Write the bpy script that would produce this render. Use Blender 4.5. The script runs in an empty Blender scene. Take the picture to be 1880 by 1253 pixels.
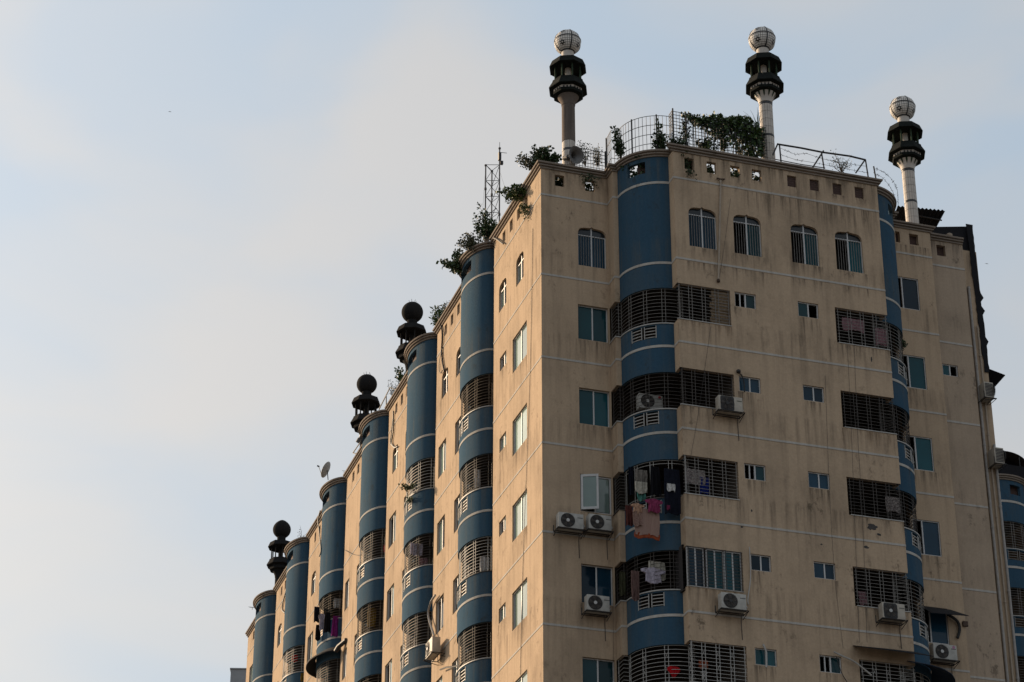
import bpy, bmesh, math, random
from mathutils import Vector, Matrix
R = math.radians
random.seed(7)
SC = bpy.context.scene
COL = SC.collection

# ------------------------------------------------------------------ camera
Z0 = 41.80                       # height of the top string course above the ground
CAM = (-21.0776, -63.8798, -40.1814)     # relative to that string course
YAW, PITCH, ROLL, FPX = 0.304664, 0.476556, 0.001694, 4361.76
fw = Vector((math.sin(YAW)*math.cos(PITCH), math.cos(YAW)*math.cos(PITCH), math.sin(PITCH)))
rt = Vector((math.cos(YAW), -math.sin(YAW), 0))
up = rt.cross(fw)
rt, up = math.cos(ROLL)*rt + math.sin(ROLL)*up, -math.sin(ROLL)*rt + math.cos(ROLL)*up
cd = bpy.data.cameras.new('camera'); cam = bpy.data.objects.new('camera', cd); COL.objects.link(cam)
cd.sensor_fit = 'HORIZONTAL'; cd.sensor_width = 36; cd.lens = FPX*36/1880
cd.clip_start = 0.5; cd.clip_end = 6000
M = Matrix((rt, up, -fw)).transposed().to_4x4()
M.translation = Vector((CAM[0], CAM[1], CAM[2]+Z0))
cam.matrix_world = M
SC.camera = cam

# ------------------------------------------------------------------ sky, sun, exposure
SUN_AZ, SUN_EL = R(-38), R(21)           # azimuth from +Y, clockwise positive
world = bpy.data.worlds.new('World'); SC.world = world; world.use_nodes = True
nt = world.node_tree; nt.nodes.clear()
def wn(t, **k):
    n = nt.nodes.new(t)
    for a, v in k.items(): setattr(n, a, v)
    return n
out = wn('ShaderNodeOutputWorld'); bg = wn('ShaderNodeBackground'); bg.inputs['Strength'].default_value = 0.092
sky = wn('ShaderNodeTexSky', sky_type='NISHITA', sun_disc=False)
sky.sun_elevation = SUN_EL; sky.sun_rotation = SUN_AZ
sky.altitude = 10; sky.air_density = 1.0; sky.dust_density = 10.0; sky.ozone_density = 1.7
tc = wn('ShaderNodeTexCoord'); mp = wn('ShaderNodeMapping'); mp.inputs['Scale'].default_value = (1.0, 1.0, 1.9); mp.inputs['Location'].default_value = (1.98, .76, 7.13)
ns = wn('ShaderNodeTexNoise'); ns.inputs['Scale'].default_value = 6.5; ns.inputs['Detail'].default_value = 4; ns.inputs['Roughness'].default_value = .42; ns.inputs['Distortion'].default_value = .5
rp = wn('ShaderNodeValToRGB'); rp.color_ramp.elements[0].position = .28; rp.color_ramp.elements[1].position = .66
rp.color_ramp.interpolation = 'EASE'
rp.color_ramp.elements[0].color = (5.05, 6.25, 7.35, 1); rp.color_ramp.elements[1].color = (7.05, 6.9, 6.55, 1)
mx = wn('ShaderNodeMixRGB'); mx.inputs['Fac'].default_value = .55
L = nt.links.new
L(tc.outputs['Generated'], mp.inputs['Vector']); L(mp.outputs['Vector'], ns.inputs['Vector'])
L(ns.outputs['Fac'], rp.inputs['Fac']); L(rp.outputs['Color'], mx.inputs['Color2'])
L(sky.outputs['Color'], mx.inputs['Color1']); L(mx.outputs['Color'], bg.inputs['Color']); L(bg.outputs['Background'], out.inputs['Surface'])
sd = bpy.data.lights.new('sun', 'SUN'); sun = bpy.data.objects.new('sun', sd); COL.objects.link(sun)
sd.energy = 4.7; sd.angle = R(1.2); sd.color = (1.0, .75, .50)
sv = Vector((math.sin(SUN_AZ)*math.cos(SUN_EL), math.cos(SUN_AZ)*math.cos(SUN_EL), math.sin(SUN_EL)))
sun.rotation_euler = sv.to_track_quat('Z', 'Y').to_euler(); sun.location = (-60, 40, 90)
SC.view_settings.view_transform = 'Standard'; SC.view_settings.look = 'None'
SC.view_settings.exposure = 0.45; SC.view_settings.gamma = 1.0; SC.view_settings.use_curve_mapping = False

# ------------------------------------------------------------------ materials
MATS = {}
def _mat(name):
    m = bpy.data.materials.new(name); m.use_nodes = True
    b = m.node_tree.nodes['Principled BSDF']; return m, m.node_tree, b
def plain(name, col, rough=.7, metal=0, spec=.4, var=.12, scale=9, bump=0.0):
    col = tuple(c*.78 for c in col)
    m, t, b = _mat(name)
    b.inputs['Roughness'].default_value = rough; b.inputs['Metallic'].default_value = metal
    b.inputs['Specular IOR Level'].default_value = spec
    g = t.nodes.new('ShaderNodeNewGeometry'); n = t.nodes.new('ShaderNodeTexNoise')
    n.inputs['Scale'].default_value = scale; n.inputs['Detail'].default_value = 4
    r = t.nodes.new('ShaderNodeValToRGB')
    r.color_ramp.elements[0].position = .3; r.color_ramp.elements[1].position = .7
    r.color_ramp.elements[0].color = tuple(c*(1-var) for c in col)+(1,)
    r.color_ramp.elements[1].color = tuple(min(1, c*(1+var)) for c in col)+(1,)
    t.links.new(g.outputs['Position'], n.inputs['Vector']); t.links.new(n.outputs['Fac'], r.inputs['Fac'])
    t.links.new(r.outputs['Color'], b.inputs['Base Color'])
    if bump:
        bp = t.nodes.new('ShaderNodeBump'); bp.inputs['Strength'].default_value = bump; bp.inputs['Distance'].default_value = .01
        t.links.new(n.outputs['Fac'], bp.inputs['Height']); t.links.new(bp.outputs['Normal'], b.inputs['Normal'])
    MATS[name] = m; return m
def weathered(name, col, stain, grain=1.0, streak=.55, rough=.85):
    """painted render: blotches, rain streaks running down, fine grain"""
    m, t, b = _mat(name); N = t.nodes.new; K = t.links.new
    b.inputs['Roughness'].default_value = .95; b.inputs['Specular IOR Level'].default_value = .04
    g = N('ShaderNodeNewGeometry')
    def noise(sc, vec, det=5, ro=.6):
        mpn = N('ShaderNodeMapping'); mpn.inputs['Scale'].default_value = vec
        nn = N('ShaderNodeTexNoise'); nn.inputs['Scale'].default_value = sc; nn.inputs['Detail'].default_value = det; nn.inputs['Roughness'].default_value = ro
        K(g.outputs['Position'], mpn.inputs['Vector']); K(mpn.outputs['Vector'], nn.inputs['Vector']); return nn.outputs['Fac']
    def ramp(src, a, b_, lo, hi):
        r = N('ShaderNodeMapRange'); r.inputs['From Min'].default_value = a; r.inputs['From Max'].default_value = b_
        r.inputs['To Min'].default_value = lo; r.inputs['To Max'].default_value = hi; K(src, r.inputs['Value']); return r.outputs['Result']
    def mult(x, y):
        q = N('ShaderNodeMath'); q.operation = 'MULTIPLY'; K(x, q.inputs[0]); K(y, q.inputs[1]); return q.outputs[0]
    blot = ramp(noise(.42, (1, 1, .8), 6, .62), .46, .70, 0, 1)
    sx = N('ShaderNodeSeparateXYZ'); K(g.outputs['Position'], sx.inputs['Vector'])
    fz = N('ShaderNodeMath'); fz.operation = 'MULTIPLY_ADD'; K(sx.outputs['Z'], fz.inputs[0]); fz.inputs[1].default_value = -1/3.0; fz.inputs[2].default_value = Z0/3.0+20
    fr = N('ShaderNodeMath'); fr.operation = 'FRACT'; K(fz.outputs[0], fr.inputs[0])
    cv_ = N('ShaderNodeFloatCurve'); cm = cv_.mapping.curves[0]
    cm.points[0].location = (0, .75); cm.points[1].location = (1, .75)
    for q_ in ((.12, .45), (.30, .40), (.66, .30), (.74, 1.0)): cm.points.new(*q_)
    cv_.mapping.update(); K(fr.outputs[0], cv_.inputs['Value'])
    strk = mult(ramp(noise(1.0, (4.6, 4.6, .30), 5, .65), .47, .74, 0, 1.5), cv_.outputs[0])
    fine = ramp(noise(14, (1, 1, 1), 6, .7), .35, .75, .90, 1.08)
    med = ramp(noise(2.2, (1, 1, .6), 5, .65), .54, .72, 0, .5)
    f1 = N('ShaderNodeMath'); f1.operation = 'MULTIPLY_ADD'; K(strk, f1.inputs[0]); f1.inputs[1].default_value = streak; K(mult(blot, med), f1.inputs[2])
    f1.use_clamp = True
    f2 = N('ShaderNodeMath'); f2.operation = 'MULTIPLY_ADD'; K(blot, f2.inputs[0]); f2.inputs[1].default_value = .42; K(f1.outputs[0], f2.inputs[2]); f2.use_clamp = True
    mixc = N('ShaderNodeMixRGB'); mixc.inputs['Color1'].default_value = col+(1,); mixc.inputs['Color2'].default_value = stain+(1,)
    f3 = N('ShaderNodeMath'); f3.operation = 'MULTIPLY'; K(f2.outputs[0], f3.inputs[0]); f3.inputs[1].default_value = grain
    K(f3.outputs[0], mixc.inputs['Fac'])
    mm = N('ShaderNodeMixRGB'); mm.blend_type = 'MULTIPLY'; mm.inputs['Fac'].default_value = 1
    spot = mult(ramp(noise(3.1, (1, 1, .75), 8, .72), .56, .66, 0, 1), ramp(noise(.55, (1, 1, .9), 3, .5), .44, .62, 0, .75))
    sm_ = N('ShaderNodeMixRGB'); sm_.inputs['Color2'].default_value = tuple(c*.55 for c in stain)+(1,); K(spot, sm_.inputs['Fac']); K(mixc.outputs['Color'], sm_.inputs['Color1'])
    K(sm_.outputs['Color'], mm.inputs['Color1']); K(fine, mm.inputs['Color2']); K(mm.outputs['Color'], b.inputs['Base Color'])
    bp = N('ShaderNodeBump'); bp.inputs['Strength'].default_value = .25; bp.inputs['Distance'].default_value = .012
    K(noise(6, (1, 1, 1), 6, .7), bp.inputs['Height']); K(bp.outputs['Normal'], b.inputs['Normal'])
    MATS[name] = m; return m
weathered('plaster', (.430, .326, .230), (.180, .138, .100), 1.0, .55)
weathered('plaster_rose', (.375, .295, .222), (.200, .158, .122), 1.0, .40)
weathered('blue_paint', (.034, .075, .118), (.072, .090, .102), 1.0, .6, .7)
weathered('white_band', (.42, .40, .37), (.28, .255, .225), 1.0, .5)
weathered('cornice_paint', (.255, .215, .182), (.12, .10, .088), 1.0, .6)
weathered('dark_stone', (.017, .017, .018), (.030, .028, .026), 1.0, .6)
weathered('bare_concrete', (.150, .125, .110), (.08, .068, .06), 1.0, .6)
plain('roof_concrete', (.22, .20, .18), .9, var=.3, scale=2)
plain('interior', (.12, .098, .08), .9, var=.1, scale=2)
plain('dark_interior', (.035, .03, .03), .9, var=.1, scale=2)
plain('frame_white', (.54, .54, .54), .45, 0, .5, .06)
plain('frame_brown', (.10, .08, .065), .6)
plain('bars_white', (.45, .44, .42), .55, 0, .4, .1)
plain('bars_grey', (.22, .205, .19), .6, 0, .4, .2)
plain('bars_dark', (.075, .064, .057), .65, 0, .4, .25)
plain('bars_rust', (.17, .135, .10), .75, 0, .3, .3)
plain('black_metal', (.025, .024, .026), .6, 0, .4, .2)
plain('rust_metal', (.085, .055, .040), .8, 0, .3, .35, 14)
plain('galvanised', (.07, .075, .085), .7, .2, .3, .2)
plain('pipe_beige', (.40, .33, .26), .7, var=.12)
plain('pipe_grey', (.36, .34, .32), .6, var=.15)
plain('cable_black', (.012, .012, .013), .6, var=.1)
plain('cable_thin', (.06, .052, .048), .7)
plain('ac_white', (.46, .45, .42), .6, 0, .3, .16, 7)
plain('ac_aged', (.44, .40, .34), .6, 0, .35, .15, 5)
plain('ac_dark', (.022, .022, .024), .6)
plain('ac_hub', (.55, .55, .54), .5)
plain('tile_globe', (.86, .83, .79), .6, 0, .2, .06, 6)
plain('tile_white', (.62, .57, .52), .65, 0, .2, .10, 6)
plain('tile_black', (.016, .016, .018), .4, 0, .5)
plain('grout', (.085, .075, .07), .9)
plain('green_stone', (.013, .016, .015), .85, 0, .08, .25)
plain('green_column', (.040, .062, .040), .8, 0, .1, .25)
plain('tarp_black', (.008, .008, .011), .8, 0, .2, .2)
plain('awning_blue', (.012, .028, .060), .8)
plain('brick_and_backing', (.085, .050, .042), .9, var=.3, scale=20)
plain('bamboo', (.20, .14, .085), .9, var=.35, scale=16)
plain('peel', (.065, .06, .058), .95, var=.25, scale=10)
plain('horn_grey', (.15, .145, .145), .5, .2, .4, .12)
plain('grey_cladding', (.33, .34, .36), .7, var=.05, scale=1)
plain('ground_mix', (.10, .095, .088), .95, var=.35, scale=.05)  # darkened to stand for shadowed city ground and cut bounce light
plain('emblem_pink', (.45, .20, .32), .6)
plain('emblem_red', (.40, .02, .03), .6)
plain('bark', (.075, .055, .04), .9, var=.3, scale=20)
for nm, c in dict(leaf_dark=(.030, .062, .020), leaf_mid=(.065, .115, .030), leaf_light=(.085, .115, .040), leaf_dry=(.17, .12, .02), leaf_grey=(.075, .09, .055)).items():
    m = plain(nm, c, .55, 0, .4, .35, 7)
    m.node_tree.nodes['Principled BSDF'].inputs['Subsurface Weight'].default_value = 0
def glass(name, col, rough=.07, spec=.6):
    m, t, b = _mat(name)
    g = t.nodes.new('ShaderNodeNewGeometry'); n = t.nodes.new('ShaderNodeTexNoise'); n.inputs['Scale'].default_value = 1.3
    r = t.nodes.new('ShaderNodeValToRGB'); r.color_ramp.elements[0].color = tuple(c*.7 for c in col)+(1,); r.color_ramp.elements[1].color = tuple(c*1.3 for c in col)+(1,)
    t.links.new(g.outputs['Position'], n.inputs['Vector']); t.links.new(n.outputs['Fac'], r.inputs['Fac'])
    oi = t.nodes.new('ShaderNodeObjectInfo'); mr = t.nodes.new('ShaderNodeMapRange'); mr.inputs['To Min'].default_value = .45; mr.inputs['To Max'].default_value = 2.1
    mu = t.nodes.new('ShaderNodeMixRGB'); mu.blend_type = 'MULTIPLY'; mu.inputs['Fac'].default_value = 1
    t.links.new(oi.outputs['Random'], mr.inputs['Value']); t.links.new(r.outputs['Color'], mu.inputs['Color1']); t.links.new(mr.outputs['Result'], mu.inputs['Color2']); t.links.new(mu.outputs['Color'], b.inputs['Base Color'])
    bp = t.nodes.new('ShaderNodeBump'); bp.inputs['Strength'].default_value = .05; bp.inputs['Distance'].default_value = .02
    t.links.new(n.outputs['Fac'], bp.inputs['Height']); t.links.new(bp.outputs['Normal'], b.inputs['Normal'])
    b.inputs['Roughness'].default_value = rough; b.inputs['Specular IOR Level'].default_value = spec
    MATS[name] = m
glass('glass_teal', (.005, .036, .045), spec=.18); glass('glass_blue', (.006, .022, .038), spec=.18); glass('glass_dark', (.008, .011, .014), spec=.3)
glass('glass_pale', (.12, .16, .145)); glass('glass_bright', (.42, .43, .41), .3)  # glass_pale: reflected sky painted into the side panes; pale blinds in the casement
def drip(name, col, dens):
    """dirt washed down a wall: thin vertical runs, heaviest at their top"""
    m, t, b = _mat(name); N = t.nodes.new; K = t.links.new
    b.inputs['Roughness'].default_value = .95; b.inputs['Specular IOR Level'].default_value = .03; b.inputs['Base Color'].default_value = col+(1,)
    g = N('ShaderNodeNewGeometry'); tcn = N('ShaderNodeTexCoord'); sp = N('ShaderNodeSeparateXYZ'); K(tcn.outputs['Generated'], sp.inputs['Vector'])
    mpn = N('ShaderNodeMapping'); mpn.inputs['Scale'].default_value = (11, 11, .55); nn = N('ShaderNodeTexNoise'); nn.inputs['Scale'].default_value = 1.0; nn.inputs['Detail'].default_value = 5; nn.inputs['Roughness'].default_value = .65
    K(g.outputs['Position'], mpn.inputs['Vector']); K(mpn.outputs['Vector'], nn.inputs['Vector'])
    r = N('ShaderNodeMapRange'); r.inputs['From Min'].default_value = .46; r.inputs['From Max'].default_value = .70; K(nn.outputs['Fac'], r.inputs['Value'])
    pw = N('ShaderNodeMath'); pw.operation = 'POWER'; K(sp.outputs['Z'], pw.inputs[0]); pw.inputs[1].default_value = 1.3
    mu = N('ShaderNodeMath'); mu.operation = 'MULTIPLY'; K(pw.outputs[0], mu.inputs[0]); K(r.outputs['Result'], mu.inputs[1])
    m2 = N('ShaderNodeMath'); m2.operation = 'MULTIPLY'; K(mu.outputs[0], m2.inputs[0]); m2.inputs[1].default_value = dens
    K(m2.outputs[0], b.inputs['Alpha']); MATS[name] = m
drip('drip_dark', (.055, .046, .038), .58); drip('drip_rust', (.120, .066, .030), .60)
def cloth(name, col, var=.15, scale=12, col2=None, stripes=0):
    col = tuple(c*.8 for c in col); col2 = tuple(c*.8 for c in col2) if col2 else None
    m, t, b = _mat(name); b.inputs['Roughness'].default_value = .95; b.inputs['Specular IOR Level'].default_value = .1
    g = t.nodes.new('ShaderNodeNewGeometry')
    c2 = col2 or tuple(c*(1-2*var) for c in col)
    if stripes:
        n = t.nodes.new('ShaderNodeTexWave'); n.inputs['Scale'].default_value = stripes; n.inputs['Distortion'].default_value = 1.5; n.bands_direction = 'X'
    else:
        n = t.nodes.new('ShaderNodeTexNoise'); n.inputs['Scale'].default_value = scale
    r = t.nodes.new('ShaderNodeValToRGB'); r.color_ramp.elements[0].position = .4; r.color_ramp.elements[1].position = .6
    r.color_ramp.elements[0].color = col+(1,); r.color_ramp.elements[1].color = c2+(1,)
    t.links.new(g.outputs['Position'], n.inputs['Vector']); t.links.new(n.outputs['Fac'], r.inputs['Fac']); t.links.new(r.outputs['Color'], b.inputs['Base Color'])
    MATS[name] = m; return name

# ------------------------------------------------------------------ mesh helpers (all positions relative to the top string course)
def at(px, py, x=None, y=None, z=None):
    """surveyed point: where the sight line meets a known wall plane or level"""
    d = fw + rt*((px-940)/FPX) + up*((626.5-py)/FPX); c = Vector(CAM)
    t = (x-c.x)/d.x if x is not None else (y-c.y)/d.y if y is not None else (z-c.z)/d.z
    return c + d*t
class MB:
    def __init__(s): s.v = []; s.f = []
    def add(s, vs, fs):
        b = len(s.v); s.v += [tuple(p) for p in vs]; s.f += [tuple(i+b for i in q) for q in fs]
    def box(s, x0, x1, y0, y1, z0, z1):
        if x0 > x1: x0, x1 = x1, x0
        if y0 > y1: y0, y1 = y1, y0
        if z0 > z1: z0, z1 = z1, z0
        s.add([(x0,y0,z0),(x1,y0,z0),(x1,y1,z0),(x0,y1,z0),(x0,y0,z1),(x1,y0,z1),(x1,y1,z1),(x0,y1,z1)],
              [(0,3,2,1),(4,5,6,7),(0,1,5,4),(1,2,6,5),(2,3,7,6),(3,0,4,7)])
    def fbox(s, fr, u0, u1, d0, d1, z0, z1):
        a = fr(u0, d0, z0); b = fr(u1, d1, z1); s.box(a[0], b[0], a[1], b[1], a[2], b[2])
    def cbox(s, x0, x1, y0, y1, z0, z1, c=.02):
        """box with chamfered edges"""
        bm = bmesh.new(); bmesh.ops.create_cube(bm, size=1)
        for v in bm.verts: v.co = Vector(((x0+x1)/2+v.co.x*abs(x1-x0), (y0+y1)/2+v.co.y*abs(y1-y0), (z0+z1)/2+v.co.z*abs(z1-z0)))
        bmesh.ops.bevel(bm, geom=list(bm.edges), offset=c, segments=2, affect='EDGES', profile=.6)
        bm.verts.index_update()
        s.add([v.co[:] for v in bm.verts], [[v.index for v in f.verts] for f in bm.faces]); bm.free()
    def tube(s, pts, r, n=6, r1=None, cap=True):
        pts = [Vector(p) for p in pts]; m = len(pts); rings = []
        t0 = (pts[1]-pts[0]).normalized(); a = Vector((0,0,1)) if abs(t0.z) < .9 else Vector((1,0,0))
        for i, p in enumerate(pts):
            t = (pts[min(i+1, m-1)]-pts[max(i-1, 0)]).normalized()
            e1 = (a - t*a.dot(t)).normalized(); e2 = t.cross(e1); a = e1
            rr = r if r1 is None else r+(r1-r)*i/(m-1)
            rings.append([p + e1*(rr*math.cos(2*math.pi*k/n)) + e2*(rr*math.sin(2*math.pi*k/n)) for k in range(n)])
        vs = [q for g in rings for q in g]; fs = []
        for i in range(m-1):
            for k in range(n): fs.append((i*n+k, i*n+(k+1) % n, (i+1)*n+(k+1) % n, (i+1)*n+k))
        if cap: fs.append(tuple(range(n-1, -1, -1))); fs.append(tuple((m-1)*n+k for k in range(n)))
        s.add(vs, fs)
    def lathe(s, c, prof, n=16, rot=0.0, cap=True):
        vs = []; fs = []
        for r, z in prof:
            for k in range(n):
                a = rot+2*math.pi*k/n; vs.append((c[0]+r*math.cos(a), c[1]+r*math.sin(a), c[2]+z))
        m = len(prof)
        for i in range(m-1):
            for k in range(n): fs.append((i*n+k, i*n+(k+1) % n, (i+1)*n+(k+1) % n, (i+1)*n+k))
        if cap: fs.append(tuple(range(n-1, -1, -1))); fs.append(tuple((m-1)*n+k for k in range(n)))
        s.add(vs, fs)
    def sweep(s, path, prof, caps=True):
        """closed profile (outset, z) carried along a plan path; outside is on the right hand"""
        rings = []
        for (x, y), (nx, ny) in zip(path, normals(path)):
            rings.append([(x+nx*o, y+ny*o, z) for o, z in prof])
        n = len(prof); m = len(path); fs = []
        for i in range(m-1):
            for k in range(n): fs.append((i*n+k, (i+1)*n+k, (i+1)*n+(k+1) % n, i*n+(k+1) % n))
        if caps: fs.append(tuple(range(n))); fs.append(tuple((m-1)*n+k for k in range(n-1, -1, -1)))
        s.add([q for g in rings for q in g], fs)
    def build(s, name, mat, parent=None, origin=None, smooth=False, fix=True):
        if origin is None: origin = ORG.get(parent.name, (0,0,-Z0)) if parent else (0,0,-Z0)
        me = bpy.data.meshes.new(name)
        me.from_pydata([(v[0]-origin[0], v[1]-origin[1], v[2]-origin[2]) for v in s.v], [], s.f)
        if fix:
            bm = bmesh.new(); bm.from_mesh(me); bmesh.ops.recalc_face_normals(bm, faces=bm.faces); bm.to_mesh(me); bm.free()
        if smooth:
            for p in me.polygons: p.use_smooth = True
            if smooth != 'all':
                me.set_sharp_from_angle(angle=R(40))
        me.materials.append(MATS[mat]); me.update()
        o = bpy.data.objects.new(name, me); COL.objects.link(o)
        if parent: o.parent = parent
        else: o.location = (origin[0], origin[1], origin[2]+Z0)
        ORG[o.name] = origin
        return o
ORG = {}
def normals(path):
    m = len(path); N = []
    for i in range(m-1):
        dx, dy = path[i+1][0]-path[i][0], path[i+1][1]-path[i][1]; l = math.hypot(dx, dy) or 1
        N.append((dy/l, -dx/l))
    out = []
    for i in range(m):
        a = N[max(i-1, 0)]; b = N[min(i, m-2)]
        x, y = a[0]+b[0], a[1]+b[1]; l2 = (x*x+y*y)/2 or 1
        k = 1/max(l2, .35); out.append((x*k, y*k))
    return out
def thing(name, label, cat, base, group=None):
    o = bpy.data.objects.new(name, None); COL.objects.link(o); o.empty_display_size = .3
    o.location = (base[0], base[1], base[2]+Z0); ORG[o.name] = tuple(base); return tag(o, label, cat, group)
def tag(o, label, cat, group=None):
    o['label'] = label; o['category'] = cat
    if group: o['group'] = group
    return o
def panels(path, holes, openings, z0, z1, t, name, mat, parent, smooth=False):
    """wall cut right through at every opening level: one panel between each pair of openings"""
    cuts = sorted(openings, reverse=True); tops = [z1]+[a for a, b in cuts]; bots = [b for a, b in cuts]+[z0]
    for zt_, zb_ in zip(tops, bots):
        hs = [h for h in holes if h[2] < zt_ and h[3] > zb_]
        wall_mesh(path, hs, zb_, zt_, t).build(name, mat, parent, smooth=smooth)
def structure(o): o['kind'] = 'structure'; return o
def at_s(path, s):
    for i in range(len(path)-1):
        a, b = path[i], path[i+1]; l = math.hypot(b[0]-a[0], b[1]-a[1])
        if s <= l or i == len(path)-2:
            k = s/l; return (a[0]+(b[0]-a[0])*k, a[1]+(b[1]-a[1])*k)
        s -= l
def plen(path): return sum(math.hypot(path[i+1][0]-path[i][0], path[i+1][1]-path[i][1]) for i in range(len(path)-1))
def sub(path, s0, s1):
    acc = 0; pts = [at_s(path, s0)]
    for i in range(len(path)-1):
        acc += math.hypot(path[i+1][0]-path[i][0], path[i+1][1]-path[i][1])
        if s0+1e-4 < acc < s1-1e-4: pts.append(path[i+1])
    pts.append(at_s(path, s1)); return pts
def wall_mesh(path, holes, z0, z1, t=.15):
    """a wall carried along a plan path with real rectangular openings (s0,s1,z0,z1) and thickness"""
    L_ = plen(path); acc = [0]
    for i in range(len(path)-1): acc.append(acc[-1]+math.hypot(path[i+1][0]-path[i][0], path[i+1][1]-path[i][1]))
    S = sorted(set([round(a, 4) for a in acc]+[round(min(max(h[k], 0), L_), 4) for h in holes for k in (0, 1)]))
    S = [a for i, a in enumerate(S) if i == 0 or a-S[i-1] > 5e-4]
    Z = sorted(set([z0, z1]+[round(min(max(h[k], z0), z1), 4) for h in holes for k in (2, 3)]))
    pts = [at_s(path, a) for a in S]; nr = normals(pts); ns_, nz = len(S), len(Z)
    def solid(i, j):
        if i < 0 or j < 0 or i >= ns_-1 or j >= nz-1: return None
        a = (S[i]+S[i+1])/2; b = (Z[j]+Z[j+1])/2
        return not any(h[0] < a < h[1] and h[2] < b < h[3] for h in holes)
    m = MB(); V = []
    for (x, y), (nx, ny) in zip(pts, nr):
        for z in Z: V.append((x, y, z))
    nb = len(V)
    for (x, y), (nx, ny) in zip(pts, nr):
        for z in Z: V.append((x-nx*t, y-ny*t, z))
    I = lambda i, j: i*nz+j
    F = []
    for i in range(ns_-1):
        for j in range(nz-1):
            if not solid(i, j): continue
            a, b, c, d = I(i, j), I(i+1, j), I(i+1, j+1), I(i, j+1)
            F.append((a, b, c, d)); F.append((d+nb, c+nb, b+nb, a+nb))
            if not solid(i, j-1): F.append((a, a+nb, b+nb, b))
            if not solid(i, j+1): F.append((d, c, c+nb, d+nb))
            if solid(i-1, j) is False: F.append((a, d, d+nb, a+nb))
            if solid(i+1, j) is False: F.append((b, b+nb, c+nb, c))
    m.add(V, F); return m

# ------------------------------------------------------------------ ground
g = MB(); g.add([(-1500,-1500,-Z0),(1500,-1500,-Z0),(1500,1500,-Z0),(-1500,1500,-Z0)], [(0,1,2,3)])
structure(g.build('ground', 'ground_mix', origin=(0,0,-Z0)))

# ================================================================== the apartment building
FL = 3.0
ZB = -Z0
B = thing('apartment_building', 'long beige apartment block with blue curved bays and white string courses', 'building', (8, 20, -Z0))
LE = [5.229, 12.474, 19.532, 26.489, 33.45, 40.33]      # near edges of the left bays
BW = 3.54
END = 46.9
FLOORS = range(1, 7)
OT, OB = -.91, -2.17         # balcony / window head and sill below each string course
def fl(u, d, z): return (d, u, z)
def fr_(y0): return lambda u, d, z: (u, y0+d, z)
FA, FB, FC, FD = fr_(0), fr_(-2.313), fr_(0), fr_(.42)
# plan paths, outside on the right hand
def bay_left(l, n=26):
    cy = l+BW/2; ax, ay = .72, 1.38
    arc = [(.15-ax*math.sin(math.pi*k/n), cy+ay*math.cos(math.pi*k/n)) for k in range(n+1)]
    return [(.15, l+BW)]+arc+[(.15, l)]
def arc_r(n=18):
    c = (3.9, -.52); a1 = math.acos(-(3.9-3.774)/1.4)
    return [(c[0]-1.4*math.cos(k/n*a1), c[1]-1.4*math.sin(k/n*a1)) for k in range(n+1)]
MX = 14.868
mir = lambda p: [(MX-x, y) for x, y in reversed(p)]
pA = [(0, 0), (2.325, 0)]; pF1 = [(2.325, 0), (2.325, -.52), (2.5, -.52)]; pR = arc_r(); pF2 = [(3.774, -1.914), (3.774, -2.313)]
pB = [(3.774, -2.313), (11.094, -2.313)]
pF2m, pRm, pF1m = mir(pF2), mir(pR), mir(pF1)
pC = [(12.543, 0), (14.2, 0)]; pD = [(14.2, .42), (15.66, .42)]; pE = [(15.66, .75), (16.37, .75)]

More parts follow.
